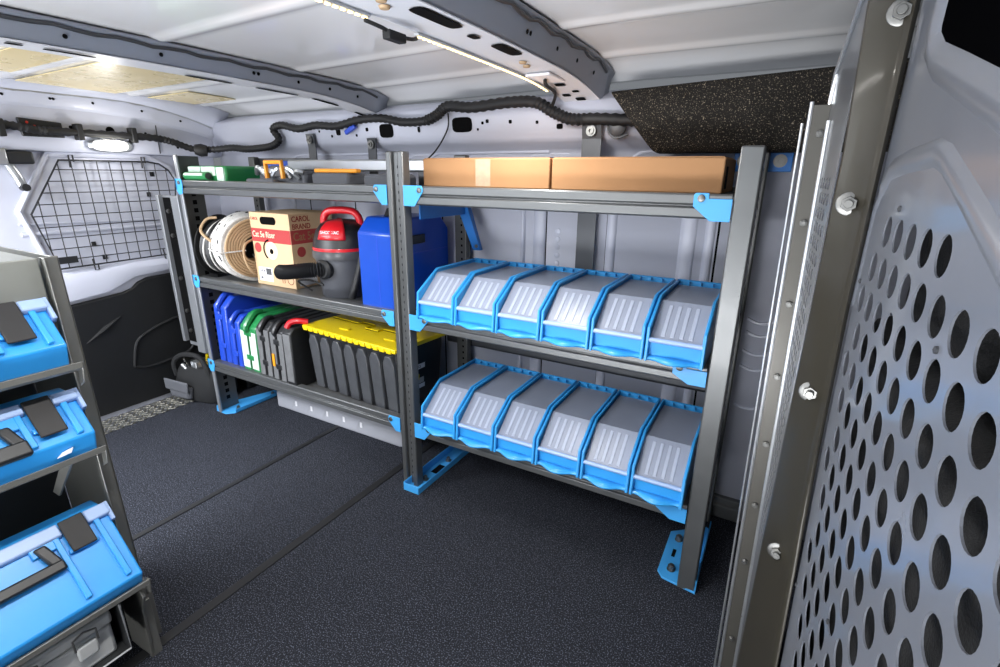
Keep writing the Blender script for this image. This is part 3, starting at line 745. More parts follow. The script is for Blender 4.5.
# cable carton with red band
x0, x1, y0, y1, z0, z1 = -.895, -.652, .105, .325, DZ, .948
t = thing('cable_carton', ((x0 + x1) / 2, (y0 + y1) / 2, z0), 'tan carton with a red band and hand hole between the wire coil and the vacuum', 'box')
b = B(); b.box((x0, y0, z0), (x1, y1, z1)); b.put('carton', 'card2', t, bevel=.002)
e = .0006
b = B(); b.box((x0 + .001, y0 - e, .828), (x1 - .001, y0, .883)); b.box((x1, y0 + .001, .828), (x1 + e, y1 - .001, .883)); b.put('red_band', 'cardred', t)
b = B(); n = 20; pts = [(x0 + .115 + math.copysign(.033, math.cos(2 * PI * k / n)) + .016 * math.cos(2 * PI * k / n), y0 - .001, .916 + .016 * math.sin(2 * PI * k / n)) for k in range(n)]; b.face(pts); b.put('hand_hole', 'void', t, solid=.0005)
b = B(); b.lathe([(.0, 0), (.037, 0), (.037, .001), (0, .001)], (x0 + .118, y0 - .0002, .795), (0, -1, 0), 32); b.put('pull_disc', 'cream', t)
b = B(); b.lathe([(.0, 0), (.011, 0), (.011, .001), (0, .001)], (x0 + .118, y0 - .0014, .792), (0, -1, 0), 20); b.put('pull_hole', 'void', t)
b = B(); P = [(x0 + .112 + .042 * math.cos(a), y0 - .001, .797 + .042 * math.sin(a)) for a in [PI * .55 + k * PI * .75 / 12 for k in range(13)]]; b.tube(P, .003, 6); b.put('cut_edge', 'void', t)
for p, n_ in (((x0 + .032, y0, .803), (0, -1, 0)), ((x1, y0 + .045, .795), (1, 0, 0))):
    b = B(); b.lathe([(0, 0), (.021, 0), (.021, .0006), (0, .0006)], p, n_, 28); b.put('round_seal', 'cardred', t)
b = B(); b.box((x0 + .018, y0 - e, z0 + .016), (x0 + .105, y0, z0 + .075)); b.put('label', 'white', t)
b = B(); b.box((x1, y0 + .02, z0 + .01), (x1 + e, y0 + .11, z0 + .085)); b.put('label', 'white', t)
b = B(); b.box((x0 + .065, y0 - 2 * e, z0 + .045), (x0 + .098, y0 - e, z0 + .072)); b.box((x0 + .028, y0 - 2 * e, z0 + .026), (x0 + .04, y0 - e, z0 + .034))
for k in range(3): b.box((x0 + .028 + k * .011, y0 - 2 * e, z0 + .055), (x0 + .034 + k * .011, y0 - e, z0 + .065))
b.box((x1 + e, y0 + .04, z0 + .045), (x1 + 2 * e, y0 + .06, z0 + .055)); b.put('label_print', 'casegrey', t)
b = B(); P = [(x0 + .165, z0 + .02), (x0 + .165, z0 + .085), (x0 + .195, z0 + .085), (x0 + .195, z0 + .072), (x0 + .178, z0 + .072), (x0 + .178, z0 + .02)]
b.tube([(x, y0 - .0008, z) for x, z in P], .0013, 4, closed=True); P = [(x0 + .215 + .018 * math.cos(a), z0 + .035 + .018 * math.sin(a)) for a in [k * PI / 8 for k in range(16)]]; b.tube([(x, y0 - .0008, z) for x, z in P], .0013, 4, closed=True); b.put('outline_print', 'cardink', t)
text('lettering', 'Cat 5e Riser', .034, 'cream', t, (x0 + .008, y0 - .0008, .848), PI / 2, 0, sx=.82)
text('lettering', 'Cat 5e Riser', .046, 'card', t, (x1 + .0008, y0 + .012, .842), PI / 2, PI / 2, sx=.86)
text('lettering', 'CAROL\nBRAND', .030, 'cardink', t, (x1 + .0006, y0 + .012, .917), PI / 2, PI / 2, sx=.9)
text('lettering', 'CAROL', .016, 'cardred', t, (x0 + .006, y0 - .0006, .917), PI / 2, 0, sx=.9)
# wet and dry vacuum
cx, cy = -.425, .165
t = thing('shop_vacuum', (cx, cy, DZ), 'black and red wet-dry vacuum with ribbed hose and red handle on the middle shelf', 'vacuum cleaner')
b = B(); b.lathe([(.0, 0), (.088, 0), (.094, .006), (.106, .13), (.11, .150), (0, .150)], (cx, cy, DZ), n=36); b.put('tank', 'vacgrey', t, smooth=True)
b = B(); b.lathe([(0, .15), (.116, .15), (.118, .155), (.118, .178), (.114, .182), (0, .182)], (cx, cy, DZ), n=36); b.put('tank_rim', 'casegrey', t, smooth=True)
b = B(); b.lathe([(0, .180), (.115, .180), (.1155, .188), (.1145, .192), (0, .192)], (cx, cy, DZ), n=36); b.put('red_line', 'red', t, smooth=True)
dome = [(0.0, .192), (.114, .192), (.110, .215), (.098, .25), (.078, .275), (.05, .288), (.0, .293)]
b = B(); b.lathe(dome, (cx, cy, DZ), n=36); b.put('motor_head', 'black', t, smooth=True)
# red badge wrapped over the dome, facing the camera
dirv = Vector((1.057 - cx, -1.23 - cy)).normalized(); base_a = math.atan2(dirv.y, dirv.x) - .42
def dome_r(h):
    for (ra, ha), (rb, hb) in zip(dome[1:], dome[2:]):
        if ha <= h <= hb: return ra + (rb - ra) * (h - ha) / (hb - ha)
    return .05
b = B(); rings = []
for h in (.222, .235, .25, .265, .28, .292):
    rr = dome_r(h) + .003; rings.append([(cx + rr * math.cos(base_a + d), cy + rr * math.sin(base_a + d), DZ + h + .002) for d in [-.50 + k * .1 for k in range(11)]])
b.loft(rings, cap=False, closed=False); bd = b.put('badge', 'red', t, solid=.003, offset=1, smooth=True)
hd0 = Vector((math.cos(base_a), math.sin(base_a), 0)); sd0 = Vector((-hd0.y, hd0.x, 0))
lp = Vector((cx, cy, DZ + .246)) + hd0 * (dome_r(.246) + .0065) - sd0 * .040
text('lettering', 'SHOP-VAC', .0165, 'white', t, lp, math.radians(66), base_a + PI / 2, sx=.9)
hd = Vector((math.cos(base_a), math.sin(base_a), 0)); sd = Vector((-hd.y, hd.x, 0)); ct = Vector((cx, cy, DZ))
b = B(); b.tube([ct + sd * -.07 + Vector((0, 0, .265)), ct + sd * -.068 + Vector((0, 0, .30)), ct + sd * -.04 + Vector((0, 0, .322)), ct + sd * .04 + Vector((0, 0, .322)), ct + sd * .068 + Vector((0, 0, .30)), ct + sd * .075 + Vector((0, 0, .265))], .014, 10, smooth=5); b.put('handle', 'red', t, smooth=True)
# hose: ribbed tube from a port on the tank
a0 = base_a - .35; port = Vector((cx + .105 * math.cos(a0), cy + .105 * math.sin(a0), DZ + .115))
b = B(); dpt = Vector((math.cos(a0), math.sin(a0), 0)); b.lathe([(.02, -.02), (.036, -.012), (.038, .012), (.03, .02)], port, dpt, 20); b.put('hose_port', 'black', t, smooth=True)
hp = [port + Vector((.0, 0, 0)), port + dpt * .03 + Vector((-.02, -.0, .0)), port + Vector((-.06, -.05, -.004)), port + Vector((-.12, -.07, -.012)), port + Vector((-.165, -.072, -.016))]
b = B(); P, _ = catmull(hp, 11); rad = [.0235 + .005 * (1 if k % 2 else -1) for k in range(len(P))]; b.tube(P, .02, 14, rads=rad); b.put('hose', 'hose', t, smooth=True)
b = B(); a1 = base_a + .55; q0 = Vector((cx + .12 * math.cos(a1), cy + .12 * math.sin(a1), DZ + .01)); b.tube([q0, q0 + Vector((.05, .02, .165))], .014, 12); b.put('wand', 'black', t, smooth=True)
b = B(); b.tube([(cx - .12, cy - .07, DZ + .01), (cx - .16, cy - .1, DZ + .05), (cx - .08, cy - .11, DZ + .065), (cx - .02, cy - .1, DZ + .05)], .004, 6, smooth=6); b.put('power_cord', 'rubber', t, smooth=True)
# big blue case behind the middle post
def hard_case(name, label, cat, x0, x1, y0, y1, z0, z1, m, lean=0, halves=True, cham=.03, extra=None, group=None, band=None, hm=None):
    t = thing(name, (x0, (y0 + y1) / 2, z0), label, cat, group)
    wd_ = x1 - x0; gap = .006
    segs = [(x0, x0 + wd_ * .5 - gap), (x0 + wd_ * .5 + gap, x1)] if halves else [(x0, x1)]
    for xa, xb in segs:
        b = B(); c = cham
        prf = [(y0, z0 + .01), (y0 + .01, z0), (y1 - .01, z0), (y1, z0 + .01), (y1, z1 - c), (y1 - c, z1), (y0 + c, z1), (y0, z1 - c)]
        b.prism(prf, 0, xa, xb); b.put('case_half' if halves else 'case_body', m, t, bevel=min(.008, wd_ * .09))
    if halves:
        b = B(); b.box((x0 + wd_ * .25, y0 + .01, z0 + .01), (x1 - wd_ * .25, y1 - .01, z1 - cham - .004)); b.put('seam', 'void', t)
        b = B(); xm = (x0 + x1) / 2; yh = y0 + cham * .5; zh = z1 - cham * .5
        b.tube([(xm, y0 + .002, z1 - cham - .012), (xm, y0 - .006, z1 - cham + .004), (xm, y0 + cham * .8, z1 + .006), (xm, y0 + cham + .025, z1 + .004)], wd_ * .13, 8, smooth=4); b.put('carry_handle', hm or m, t, smooth=True)
        for zz in (z0 + (z1 - z0) * .3, z0 + (z1 - z0) * .72):
            b = B(); b.box((xm - wd_ * .22, y0 - .004, zz - .012), (xm + wd_ * .22, y0 + .004, zz + .012)); b.put('latch', hm or m, t, bevel=.003)
    if lean:
        t.rotation_euler = (0, lean, 0)
    return t
t = hard_case('tool_case', 'big bright blue hard case standing on the middle shelf at the middle post', 'tool case', -.205, -.045, .02, .33, DZ, .965, 'royal', halves=False, cham=.05)
b = B(); b.box((-.12, .0195, DZ + .01), (-.115, .025, .91)); b.put('corner_seam', 'royal2', t)
b = B(); b.box((-.046, .05, .84), (-.043, .32, .845)); b.put('lid_seam', 'royal2', t)
b = B(); b.box((-.046, .10, .875), (-.038, .18, .905)); b.put('latch', 'black', t, bevel=.003)
b = B(); b.tube([(-.13, .09, .966), (-.13, .1, .985), (-.13, .2, .985), (-.13, .21, .966)], .009, 8); b.put('carry_handle', 'black', t, smooth=True)

# ================================================================== LEFT UNIT, LOWEST SHELF: a row of cases
DL = .25
hard_case('tool_case', 'tall royal blue hard case at the rear end of the lowest shelf', 'tool case', -1.152, -1.062, .03, .33, DL, .578, 'royal2', lean=math.radians(3), cham=.045)
hard_case('tool_case', 'short blue hard case between the tall blue case and the green case', 'tool case', -1.048, -.972, .025, .32, DL, .508, 'royal2', lean=math.radians(3), cham=.03)
t = hard_case('tool_case', 'green hard case in the row on the lowest shelf', 'tool case', -.955, -.846, .02, .33, DL, .518, 'green', lean=math.radians(2), cham=.05)
b = B()
for xa, xb in ((-.952, -.908), (-.893, -.850)): b.box((xa, .0185, DL + .03), (xb, .021, .45))
b.put('scuffed_face', 'greenpale', t)
t = hard_case('tool_case', 'dark grey hard case standing next to the green case', 'tool case', -.832, -.748, .015, .32, DL, .512, 'black', lean=math.radians(1), cham=.03, hm=M['black'])
for xa, xb in ((-0.828, -0.799), (-0.781, -0.752)):
    b = B(); b.box((xa, 0.0125, DL + .02), (xb, 0.0165, .478)); b.put('scuffed_edge', 'scuff', t, bevel=.003)
t = hard_case('tool_case', 'dark grey hard case with a small orange tag, second from the black tote', 'tool case', -.738, -.654, .01, .32, DL, .512, 'black', lean=math.radians(1), cham=.03, hm=M['black'])
for xa, xb in ((-0.734, -0.705), (-0.687, -0.658)):
    b = B(); b.box((xa, 0.0075, DL + .02), (xb, 0.0115, .478)); b.put('scuffed_edge', 'scuff', t, bevel=.003)
b = B(); b.box((-.728, .0035, .33), (-.714, .0055, .385)); b.put('tag', 'orange', t)
t = hard_case('tool_case', 'black case with a red handle wedged against the yellow-lidded tote', 'tool case', -.646, -.594, .004, .30, DL, .51, 'black', halves=False, cham=.02)
b = B(); b.box((-.64, .001, DL + .03), (-.60, .005, .485)); b.put('scuffed_edge', 'scuff', t, bevel=.003)
b = B(); b.tube([(-.63, .02, .508), (-.62, .03, .528), (-.60, .05, .534), (-.575, .08, .526)], .012, 8, smooth=4); b.put('carry_handle', 'red', t, smooth=True)
# black tote with yellow lid
ang = math.radians(-5); RT = rotz(ang)
pr = Vector((-.062, .022, DL))
t = thing('storage_tote', pr, 'black plastic tote with a folded yellow lid on the lowest shelf', 'tote')
Lx, Dy, Hz = .515, .255, .266
def P3(x, y, z): # x: 0 (bulkhead end) .. -Lx, y: 0..Dy
    return pr + RT @ Vector((x, y, z))
def tring(z, ins): return [P3(-ins, ins, z), P3(-ins, Dy - ins, z), P3(-Lx + ins, Dy - ins, z), P3(-Lx + ins, ins, z)]
b = B(); b.loft([tring(0, .018), tring(.21, .006), tring(Hz, .004)]); b.put('tub', 'tote', t, bevel=.006)
for k in range(7):
    x = -.04 - k * .0715
    b = B(); w0, w1 = .025, .028
    b.loft([[P3(x - w0, .010, .004), P3(x + w0, .010, .004), P3(x + w0, .03, .004), P3(x - w0, .03, .004)], [P3(x - w1, -.006, .205), P3(x + w1, -.006, .205), P3(x + w1, .02, .205), P3(x - w1, .02, .205)], [P3(x - w1 * .45, -.007, .235), P3(x + w1 * .45, -.007, .235), P3(x + w1 * .45, .01, .235), P3(x - w1 * .45, .01, .235)]])
    b.put('stiffener', 'stiff', t, bevel=.003)
b = B(); b.loft([[P3(.006, -.012, Hz - .012), P3(.006, Dy + .008, Hz - .012), P3(-Lx - .006, Dy + .008, Hz - .012), P3(-Lx - .006, -.012, Hz - .012)], [P3(.006, -.012, Hz + .004), P3(.006, Dy + .008, Hz + .004), P3(-Lx - .006, Dy + .008, Hz + .004), P3(-Lx - .006, -.012, Hz + .004)]])
ld = b.put('lid', 'yellow', t, bevel=.003)
b = B(); pts = []
for k in range(15):
    x = -Lx * (.04 + .92 * k / 14); b.box(P3(x - .013, -.018, Hz - .014), P3(x + .009, -.018, Hz - .014) + Vector((0, .012, .016)))
b.put('lid_tooth', 'yellow', ld, bevel=.002)
b = B()
zz = Hz + .007; pth = [(-.02, .13), (-.2, .13), (-.2, .10), (-.27, .10), (-.27, .15), (-.34, .15), (-.34, .13), (-.50, .13)]
b.tube([P3(x, y, zz) for x, y in pth], .0035, 6); b.put('fold_line', 'yellow', ld)
b = B(); b.tube([P3(x, y - .003, zz - .002) for x, y in pth], .0018, 5); b.put('fold_gap', 'void', ld)
b = B()
for x, y in ((-.09, .06), (-.33, .05), (-.40, .19), (-.15, .2)): b.box(P3(x - .025, y - .012, Hz + .003), P3(x - .025, y - .012, Hz + .003) + Vector((.05, .02, .006)))
b.put('lid_rib', 'yellow', ld, bevel=.003)
def lab(y0_, z0_, y1_, z1_, m, d=0):
    b = B(); e_ = .0 
    f = lambda y, z: P3(-.018 + .012 * z / .21 + .0012 + d, y, z)
    b.face([f(y0_, z0_), f(y1_, z0_), f(y1_, z1_), f(y0_, z1_)]); return b
lab(.065, .155, .15, .175, 'white').put('label', 'white', t, solid=.0004)
lab(.065, .075, .15, .092, 'white').put('label', 'white', t, solid=.0004)
for a_ in ((.067, .142, .105, .148), (.07, .122, .09, .135), (.10, .11, .12, .135)): lab(*a_, 'yellow').put('label', 'yellow', t, solid=.0004)
lab(.115, .095, .145, .118, 'grey').put('label', 'grey', t, solid=.0004)
text('lettering', 'RELIANCE', .014, 'black', t, P3(-.0072, .068, .160), PI / 2, PI / 2 + ang, sx=.95)

# ================================================================== LEFT UNIT, TOP SHELF
TZ = 1.053
t = thing('green_drill_case', (-1.04, .15, TZ), 'low green tool case with white panels at the rear end of the top shelf', 'tool case')
b = B(); b.box((-1.155, .035, TZ), (-.905, .22, TZ + .074)); b.put('case_body', 'green', t, bevel=.01)
b = B(); b.box((-1.148, .032, TZ + .036), (-1.065, .036, TZ + .070)); b.box((-1.058, .032, TZ + .036), (-.966, .036, TZ + .070)); b.box((-.958, .032, TZ + .014), (-.912, .036, TZ + .068)); b.put('white_panel', 'greenpale', t)
b = B(); b.cyl((-1.135, .015, TZ + .034), (-.985, .015, TZ + .034), .016, 16); b.put('tube', 'green', t, smooth=True)
b = B(); b.cyl((-1.12, .002, TZ + .040), (-1.0, .002, TZ + .040), .006, 8); b.put('tube_label', 'greenpale', t)
b = B(); b.cyl((-.9855, .015, TZ + .034), (-.9835, .015, TZ + .034), .013, 16); b.put('tube_mouth', 'black', t)
t = thing('grey_strap_bundle', (-.78, .13, TZ), 'bundle of pale ratchet straps with a yellow buckle on the top shelf', 'straps')
b = B()
for k in range(10):
    x = -.80 + k * .024; b.tube([(x, .10 + .02 * math.sin(k), TZ + .045 + .012 * math.sin(k * 2)), (x + .03, .085, TZ + .062 + .008 * math.cos(k)), (x + .05, .1, TZ + .04 + .012 * math.sin(k * 3))], .009, 6, smooth=4)
b.put('webbing', 'galv', t, smooth=True)
b = B(); b.box((-.80, .105, TZ), (-.53, .21, TZ + .058)); b.put('strap_roll', 'bagpocket', t, bevel=.012)
b = B(); b.tube([(-.705, .075, TZ + .03), (-.705, .073, TZ + .088), (-.615, .073, TZ + .088), (-.615, .075, TZ + .03)], .009, 8); b.put('buckle', 'orange', t, smooth=True)
b = B(); b.box((-.69, .078, TZ + .035), (-.63, .09, TZ + .075)); b.put('buckle_drum', 'casegrey', t, bevel=.004)
b = B(); b.box((-.80, .045, TZ), (-.64, .08, TZ + .028)); b.put('pouch', 'bagpocket', t, bevel=.008)
t = thing('aluminium_bar', (-.45, .235, TZ), 'long bright aluminium bar lying along the back of the top shelf', 'bar')
b = B(); b.box((-.76, .215, TZ + .058), (-.0, .265, TZ + .100)); b.put('bar_body', 'galv', t, bevel=.006)
b = B(); b.box((-.75, .22, TZ), (-.72, .26, TZ + .058)); b.box((-.09, .22, TZ), (-.06, .26, TZ + .058)); b.put('bar_foot', 'strap', t)
tag(B().box((-.475, .10, TZ + .052), (-.265, .125, TZ + .066)).put('spirit_level', 'orange', origin=(-.46, .12, TZ + .052), bevel=.004), 'orange spirit level lying on the grey foam pad, top shelf', 'level')
tag(B().box((-.47, .08, TZ), (-.29, .19, TZ + .052)).put('foam_pad', 'bagpocket', origin=(-.46, .13, TZ), bevel=.012, seg=3), 'dark grey foam pad under the orange level on the top shelf', 'pad')
tag(B().box((-.22, .08, TZ), (-.07, .19, TZ + .05)).put('grey_pouch', 'bagpocket', origin=(-.2, .13, TZ), bevel=.014, seg=3), 'dark grey pouch on the top shelf beside the middle post', 'pouch')
tag(B().box((-1.0, .285, TZ), (-.80, .325, TZ + .098)).put('blue_flat_box', 'royal', origin=(-.9, .3, TZ), bevel=.004), 'thin blue box standing behind the green case on the top shelf', 'box')
t = thing('mounting_rail', (-1.0, .36, 1.12), 'dark punched mounting rail above the green case', 'rail')
b = B(); b.box((-1.17, .366, 1.10), (-.80, .372, 1.165)); b.put('rail_plate', 'strap', t)
for x in (-1.0, -.93, -.87):
    b = B(); b.lathe([(0, 0), (.007, 0), (.006, .004), (0, .005)], (x, .366, 1.13), (0, -1, 0), 12); b.put('rivet', 'chrome', t)

# ================================================================== FLOOR: tread plate, tool bag
b = B(); b.box((-1.548, -.9, .0005), (-1.40, .06, .004))
tp = tag(b.put('tread_plate', 'casegrey', origin=(-1.47, -.4, 0)), 'strip of bright diamond tread plate along the rear door sill', 'tread plate')
b = B(); i = 0; x = -1.538
while x < -1.405:
    y = -.6 + (i % 2) * .012
    while y < .05:
        d = Vector((.011, .011)) if (i + int((y + .6) / .024)) % 2 else Vector((.011, -.011)); pz = Vector((-d.y, d.x)) * .38
        q = [Vector((x, y)) - d, Vector((x, y)) + pz, Vector((x, y)) + d, Vector((x, y)) - pz]
        b.loft([[(p.x, p.y, .004) for p in q], [(p.x * .8 + x * .2, p.y * .8 + y * .2, .0065) for p in q]]); y += .024
    x += .0165; i += 1
b.put('diamond_pattern', 'tread', tp)
t = thing('tool_bag', (-1.33, .02, 0), 'open black tool bag full of tools on the floor at the rear corner', 'tool bag')
RB = rotz(math.radians(14)); bo = Vector((-1.395, .085, .007))
t.location = bo; WL[t.name] = bo
def bp(x, y, z): return bo + RB @ Vector((x, y, z))
b = B(); secs = []
for z, lx, ly, dy in ((.0, .118, .082, 0), (.03, .128, .092, 0), (.10, .13, .09, 0), (.15, .122, .08, .008), (.17, .115, .07, .012)):
    secs.append([bp(lx * math.copysign(abs(math.cos(a)) ** .45, math.cos(a)), dy + ly * math.copysign(abs(math.sin(a)) ** .45, math.sin(a)), z) for a in [2 * PI * k / 28 for k in range(28)]])
b.loft(secs, cap=True); b.put('bag_body', 'fabric', t, smooth=True)
b = B(); b.loft([[bp(x, -.088, z) for x, z in ((-.125, .02), (.0, .012), (.01, .085), (-.128, .095))], [bp(x, -.118, z) for x, z in ((-.118, .03), (-.008, .02), (.002, .075), (-.12, .085))]]); b.put('front_pocket', 'bagpocket', t, bevel=.012)
b = B(); b.loft([[bp(x, -.119, z) for x, z in ((-.135, .070), (.004, .055), (.01, .115), (-.135, .13))], [bp(x, -.126, z) for x, z in ((-.13, .075), (.0, .06), (.006, .11), (-.13, .125))]]); b.put('pocket_flap', 'bagpocket', t, bevel=.004)
b = B(); b.tube([bp(-.12, -.06, .12), bp(-.115, -.065, .19), bp(-.06, -.065, .235), bp(.03, -.06, .235), bp(.075, -.06, .18), bp(.09, -.065, .12)], .012, 8, smooth=5); b.put('carry_handle', 'fabric', t, smooth=True)
tag_tools = (((-.05, -.03), 'chrome', 'pliers'), ((.0, -.01), 'galv', 'spanner'), ((.05, .0), 'cabletan', 'rope_end'), ((.07, -.04), 'yellow', 'screwdriver'))
b = B(); b.lathe([(.012, -.004), (.018, -.004), (.018, .004), (.012, .004)], bp(-.06, -.04, .205), (1, .4, .2), 16); b.cyl(bp(-.06, -.04, .13), bp(-.06, -.04, .19), .006, 8)
tag(b.put('ring_spanner', 'chrome', origin=bp(-.06, -.03, .11), smooth=True), 'chrome ring spanner standing in the open black tool bag', 'spanner')
b = B(); b.box(bp(-.03, -.05, .13), bp(-.03, -.05, .13) + Vector((.045, .03, .07))); b.cyl(bp(-.03, -.05, .13), bp(-.075, -.06, .185), .010, 8)
tag(b.put('tool_clamp', 'galv', origin=bp(-.01, -.04, .1), bevel=.004), 'bright metal clamp in the middle of the open tool bag', 'clamp')
b = B(); b.tube([bp(.03, -.03, .16), bp(.05, -.04, .20), bp(.09, -.03, .205), bp(.10, .01, .175), bp(.07, .02, .16)], .005, 8, smooth=6)
tag(b.put('rope_loop', 'cabletan', origin=bp(.06, -.03, .13), smooth=True), 'loop of tan rope at the edge of the tool bag', 'rope')
b = B(); b.cyl(bp(.02, .0, .17), bp(.055, -.02, .235), .009, 10); b.cyl(bp(.0, .01, .13), bp(.02, .0, .17), .004, 8)
tag(b.put('screwdriver', 'yellow', origin=bp(.03, .01, .12), smooth=True), 'yellow handled screwdriver poking out of the tool bag', 'screwdriver')

# ================================================================== MESH GUARD on the rear door
t = thing('window_guard', (DX + .03, -.1, .7), 'black wire mesh guard over the rear door window', 'window guard')
gp = [(-.262, 1.143), (.068, 1.143), (.115, 1.135), (.152, 1.108), (.176, 1.06), (.118, .722), (-.345, .715), (-.392, .938)]
gx = DX + .028
b = B(); b.tube([(gx, y, z) for y, z in gp], .0038, 6, closed=True); b.put('guard_frame', 'mesh', t, smooth=True)
def span(poly, c, axis):
    r_ = []
    for i in range(len(poly)):
        a_, b_ = poly[i], poly[(i + 1) % len(poly)]
        if (a_[axis] - c) * (b_[axis] - c) < 0: r_.append(a_[1 - axis] + (b_[1 - axis] - a_[1 - axis]) * (c - a_[axis]) / (b_[axis] - a_[axis]))
    return sorted(r_)
b = B(); y = -.36
while y < .17:
    s_ = span(gp, y, 0)
    if len(s_) == 2: b.tube([(gx, y, s_[0]), (gx, y, s_[1])], .0021, 5)
    y += .0455
z = .75
while z < 1.14:
    s_ = span(gp, z, 1)
    if len(s_) == 2: b.tube([(gx - .003, s_[0], z), (gx - .003, s_[1], z)], .0021, 5)
    z += .0445
b.put('wire_mesh', 'mesh', t)
for y, z, s_ in ((-.22, 1.145, 1), (.05, 1.145, 1), (-.22, .712, -1), (.07, .722, -1)):
    b = B(); b.tube([(gx, y - .008, z - .03 * s_), (gx + .006, y - .008, z + .018 * s_), (gx, y + .008, z + .018 * s_), (gx, y + .008, z - .008 * s_)], .003, 6); b.put('guard_hook', 'mesh', t, smooth=True)
b = B(); b.box((gx - .004, -.345, .735), (gx + .004, -.28, .762)); b.put('guard_plate', 'black', t)
# door check hinge at the top of the door
t = thing('door_hinge', (DX, -.50, 1.0), 'bright metal and black door hinge at the top of the rear door', 'hinge')
b = B(); b.box((DX + .001, -.425, 1.125), (DX + .055, -.345, 1.172)); b.put('hinge_cover', 'black', t, bevel=.008)
b = B(); b.box((DX + .001, -.475, 1.12), (DX + .06, -.425, 1.18)); b.put('hinge_plate', 'galv', t, bevel=.005)
b = B(); b.tube([(DX + .025, -.42, 1.13), (DX + .035, -.405, 1.08), (DX + .03, -.395, 1.045)], .016, 10); b.put('hinge_arm', 'galv', t, smooth=True)
b = B(); b.cyl((DX + .03, -.395, 1.04), (DX + .062, -.395, 1.04), .014, 12); b.put('hinge_pin', 'black', t, smooth=True)

# ================================================================== HEADER: dome lamp, harness, roof pads, LED strips
t = thing('dome_lamp', (-1.50, -.075, 1.2), 'lit oval dome lamp in the rear header above the mesh guard', 'lamp')
b = B(); n = 28; yc, zc = -.078, 1.205
def oval(a_, b_, x, pw=.7): return [(x, yc + a_ * math.copysign(abs(math.cos(2 * PI * k / n)) ** pw, math.cos(2 * PI * k / n)), zc + b_ * math.copysign(abs(math.sin(2 * PI * k / n)) ** pw, math.sin(2 * PI * k / n))) for k in range(n)]
b.loft([oval(.085, .028, -1.505), oval(.085, .028, -1.488), oval(.074, .022, -1.478)]); b.put('lamp_housing', 'galv', t, smooth=True)
b = B(); b.loft([oval(.056, .021, -1.480), oval(.055, .020, -1.470), oval(.046, .014, -1.464)]); b.put('lamp_lens', 'dome', t, smooth=True)
dl = bpy.data.lights.new('dome_light', 'POINT'); dl.energy = 1.3; dl.shadow_soft_size = .03; dl.color = (1, .98, .95)
dlo = bpy.data.objects.new('dome_light', dl); COL.objects.link(dlo); dlo.location = Vector((-1.38, yc, zc - .03)) - worldloc(t); dlo.parent = t
b = B(); b.loft([[(x_, y, z) for y, z in ((-.366, 1.225), (-.235, 1.226), (-.237, 1.281), (-.371, 1.291))] for x_ in (-1.496, -1.484)])
t = tag(b.put('connector_box', 'black', origin=(-1.49, -.3, 1.25), bevel=.003), 'black connector box with red wire ends on the rear header', 'connector box')
for y, z in ((-.345, 1.275), (-.325, 1.262), (-.34, 1.26)):
    b = B(); b.lathe([(0, 0), (.005, 0), (.004, .003), (0, .004)], (-1.483, y, z), (1, 0, 0), 10); b.put('wire_end', 'redlamp', t, smooth=True)
hp = [(-1.48, -.75, 1.26), (-1.48, -.55, 1.262), (-1.478, -.42, 1.262), (-1.474, -.335, 1.25), (-1.472, -.246, 1.248), (-1.472, -.07, 1.247), (-1.472, .085, 1.245), (-1.468, .166, 1.232), (-1.45, .245, 1.205), (-1.40, .315, 1.205), (-1.30, .345, 1.212), (-1.2, .345, 1.205), (-1.1, .345, 1.208), (-1.01, .35, 1.218), (-.965, .35, 1.245), (-.99, .345, 1.285), (-.93, .345, 1.30), (-.83, .345, 1.282), (-.72, .345, 1.292), (-.6, .345, 1.285), (-.48, .345, 1.303), (-.36, .345, 1.305), (-.25, .34, 1.287), (-.15, .34, 1.287), (-.09, .34, 1.305), (-.04, .335, 1.33), (.06, .335, 1.322), (.2, .335, 1.330), (.30, .335, 1.325), (.36, .34, 1.295), (.42, .345, 1.272), (.50, .35, 1.27), (.62, .355, 1.262)]
b = B(); P, _ = catmull([Vector(q) for q in hp], 9); rad = [(.0145 if len(P) * .72 > k else .0175) + .0018 * (1 if k % 2 else -1) for k in range(len(P))]
b.tube(P, .013, 10, rads=rad)
t = tag(b.put('wiring_harness', 'rubber', origin=(-.4, .345, 1.2), smooth=True), 'black corrugated wiring harness running along the top of the van walls', 'cable')
b = B(); b.lathe([(0, -.03), (.022, -.026), (.03, 0), (.024, .026), (0, .03)], (-1.43, .27, 1.20), (.6, .8, -.1), 16); b.put('harness_boot', 'rubber', t, smooth=True)
for y in (-.43, -.19, .007):
    b = B(); b.box((-1.498, y - .011, 1.22), (-1.456, y + .011, 1.281)); b.put('harness_clip', 'rubber', t, bevel=.004)
b = B(); b.tube([(-.05, .35, 1.31), (-.06, .36, 1.26), (-.12, .37, 1.19), (-.2, .385, 1.14)], .003, 6, smooth=5); b.put('branch_wire', 'rubber', t, smooth=True); b = B(); b.tube([(.36, .33, 1.31), (.40, .26, 1.335), (.42, .15, 1.342), (.44, .1, 1.345)], .005, 6, smooth=5); b.put('branch_wire', 'rubber', t, smooth=True)
b = B(); b.box((-.56, .345, 1.262), (-.50, .36, 1.28), rot=Matrix.Rotation(math.radians(-25), 3, 'Y')); b.put('plug', 'royal2', t, bevel=.003)
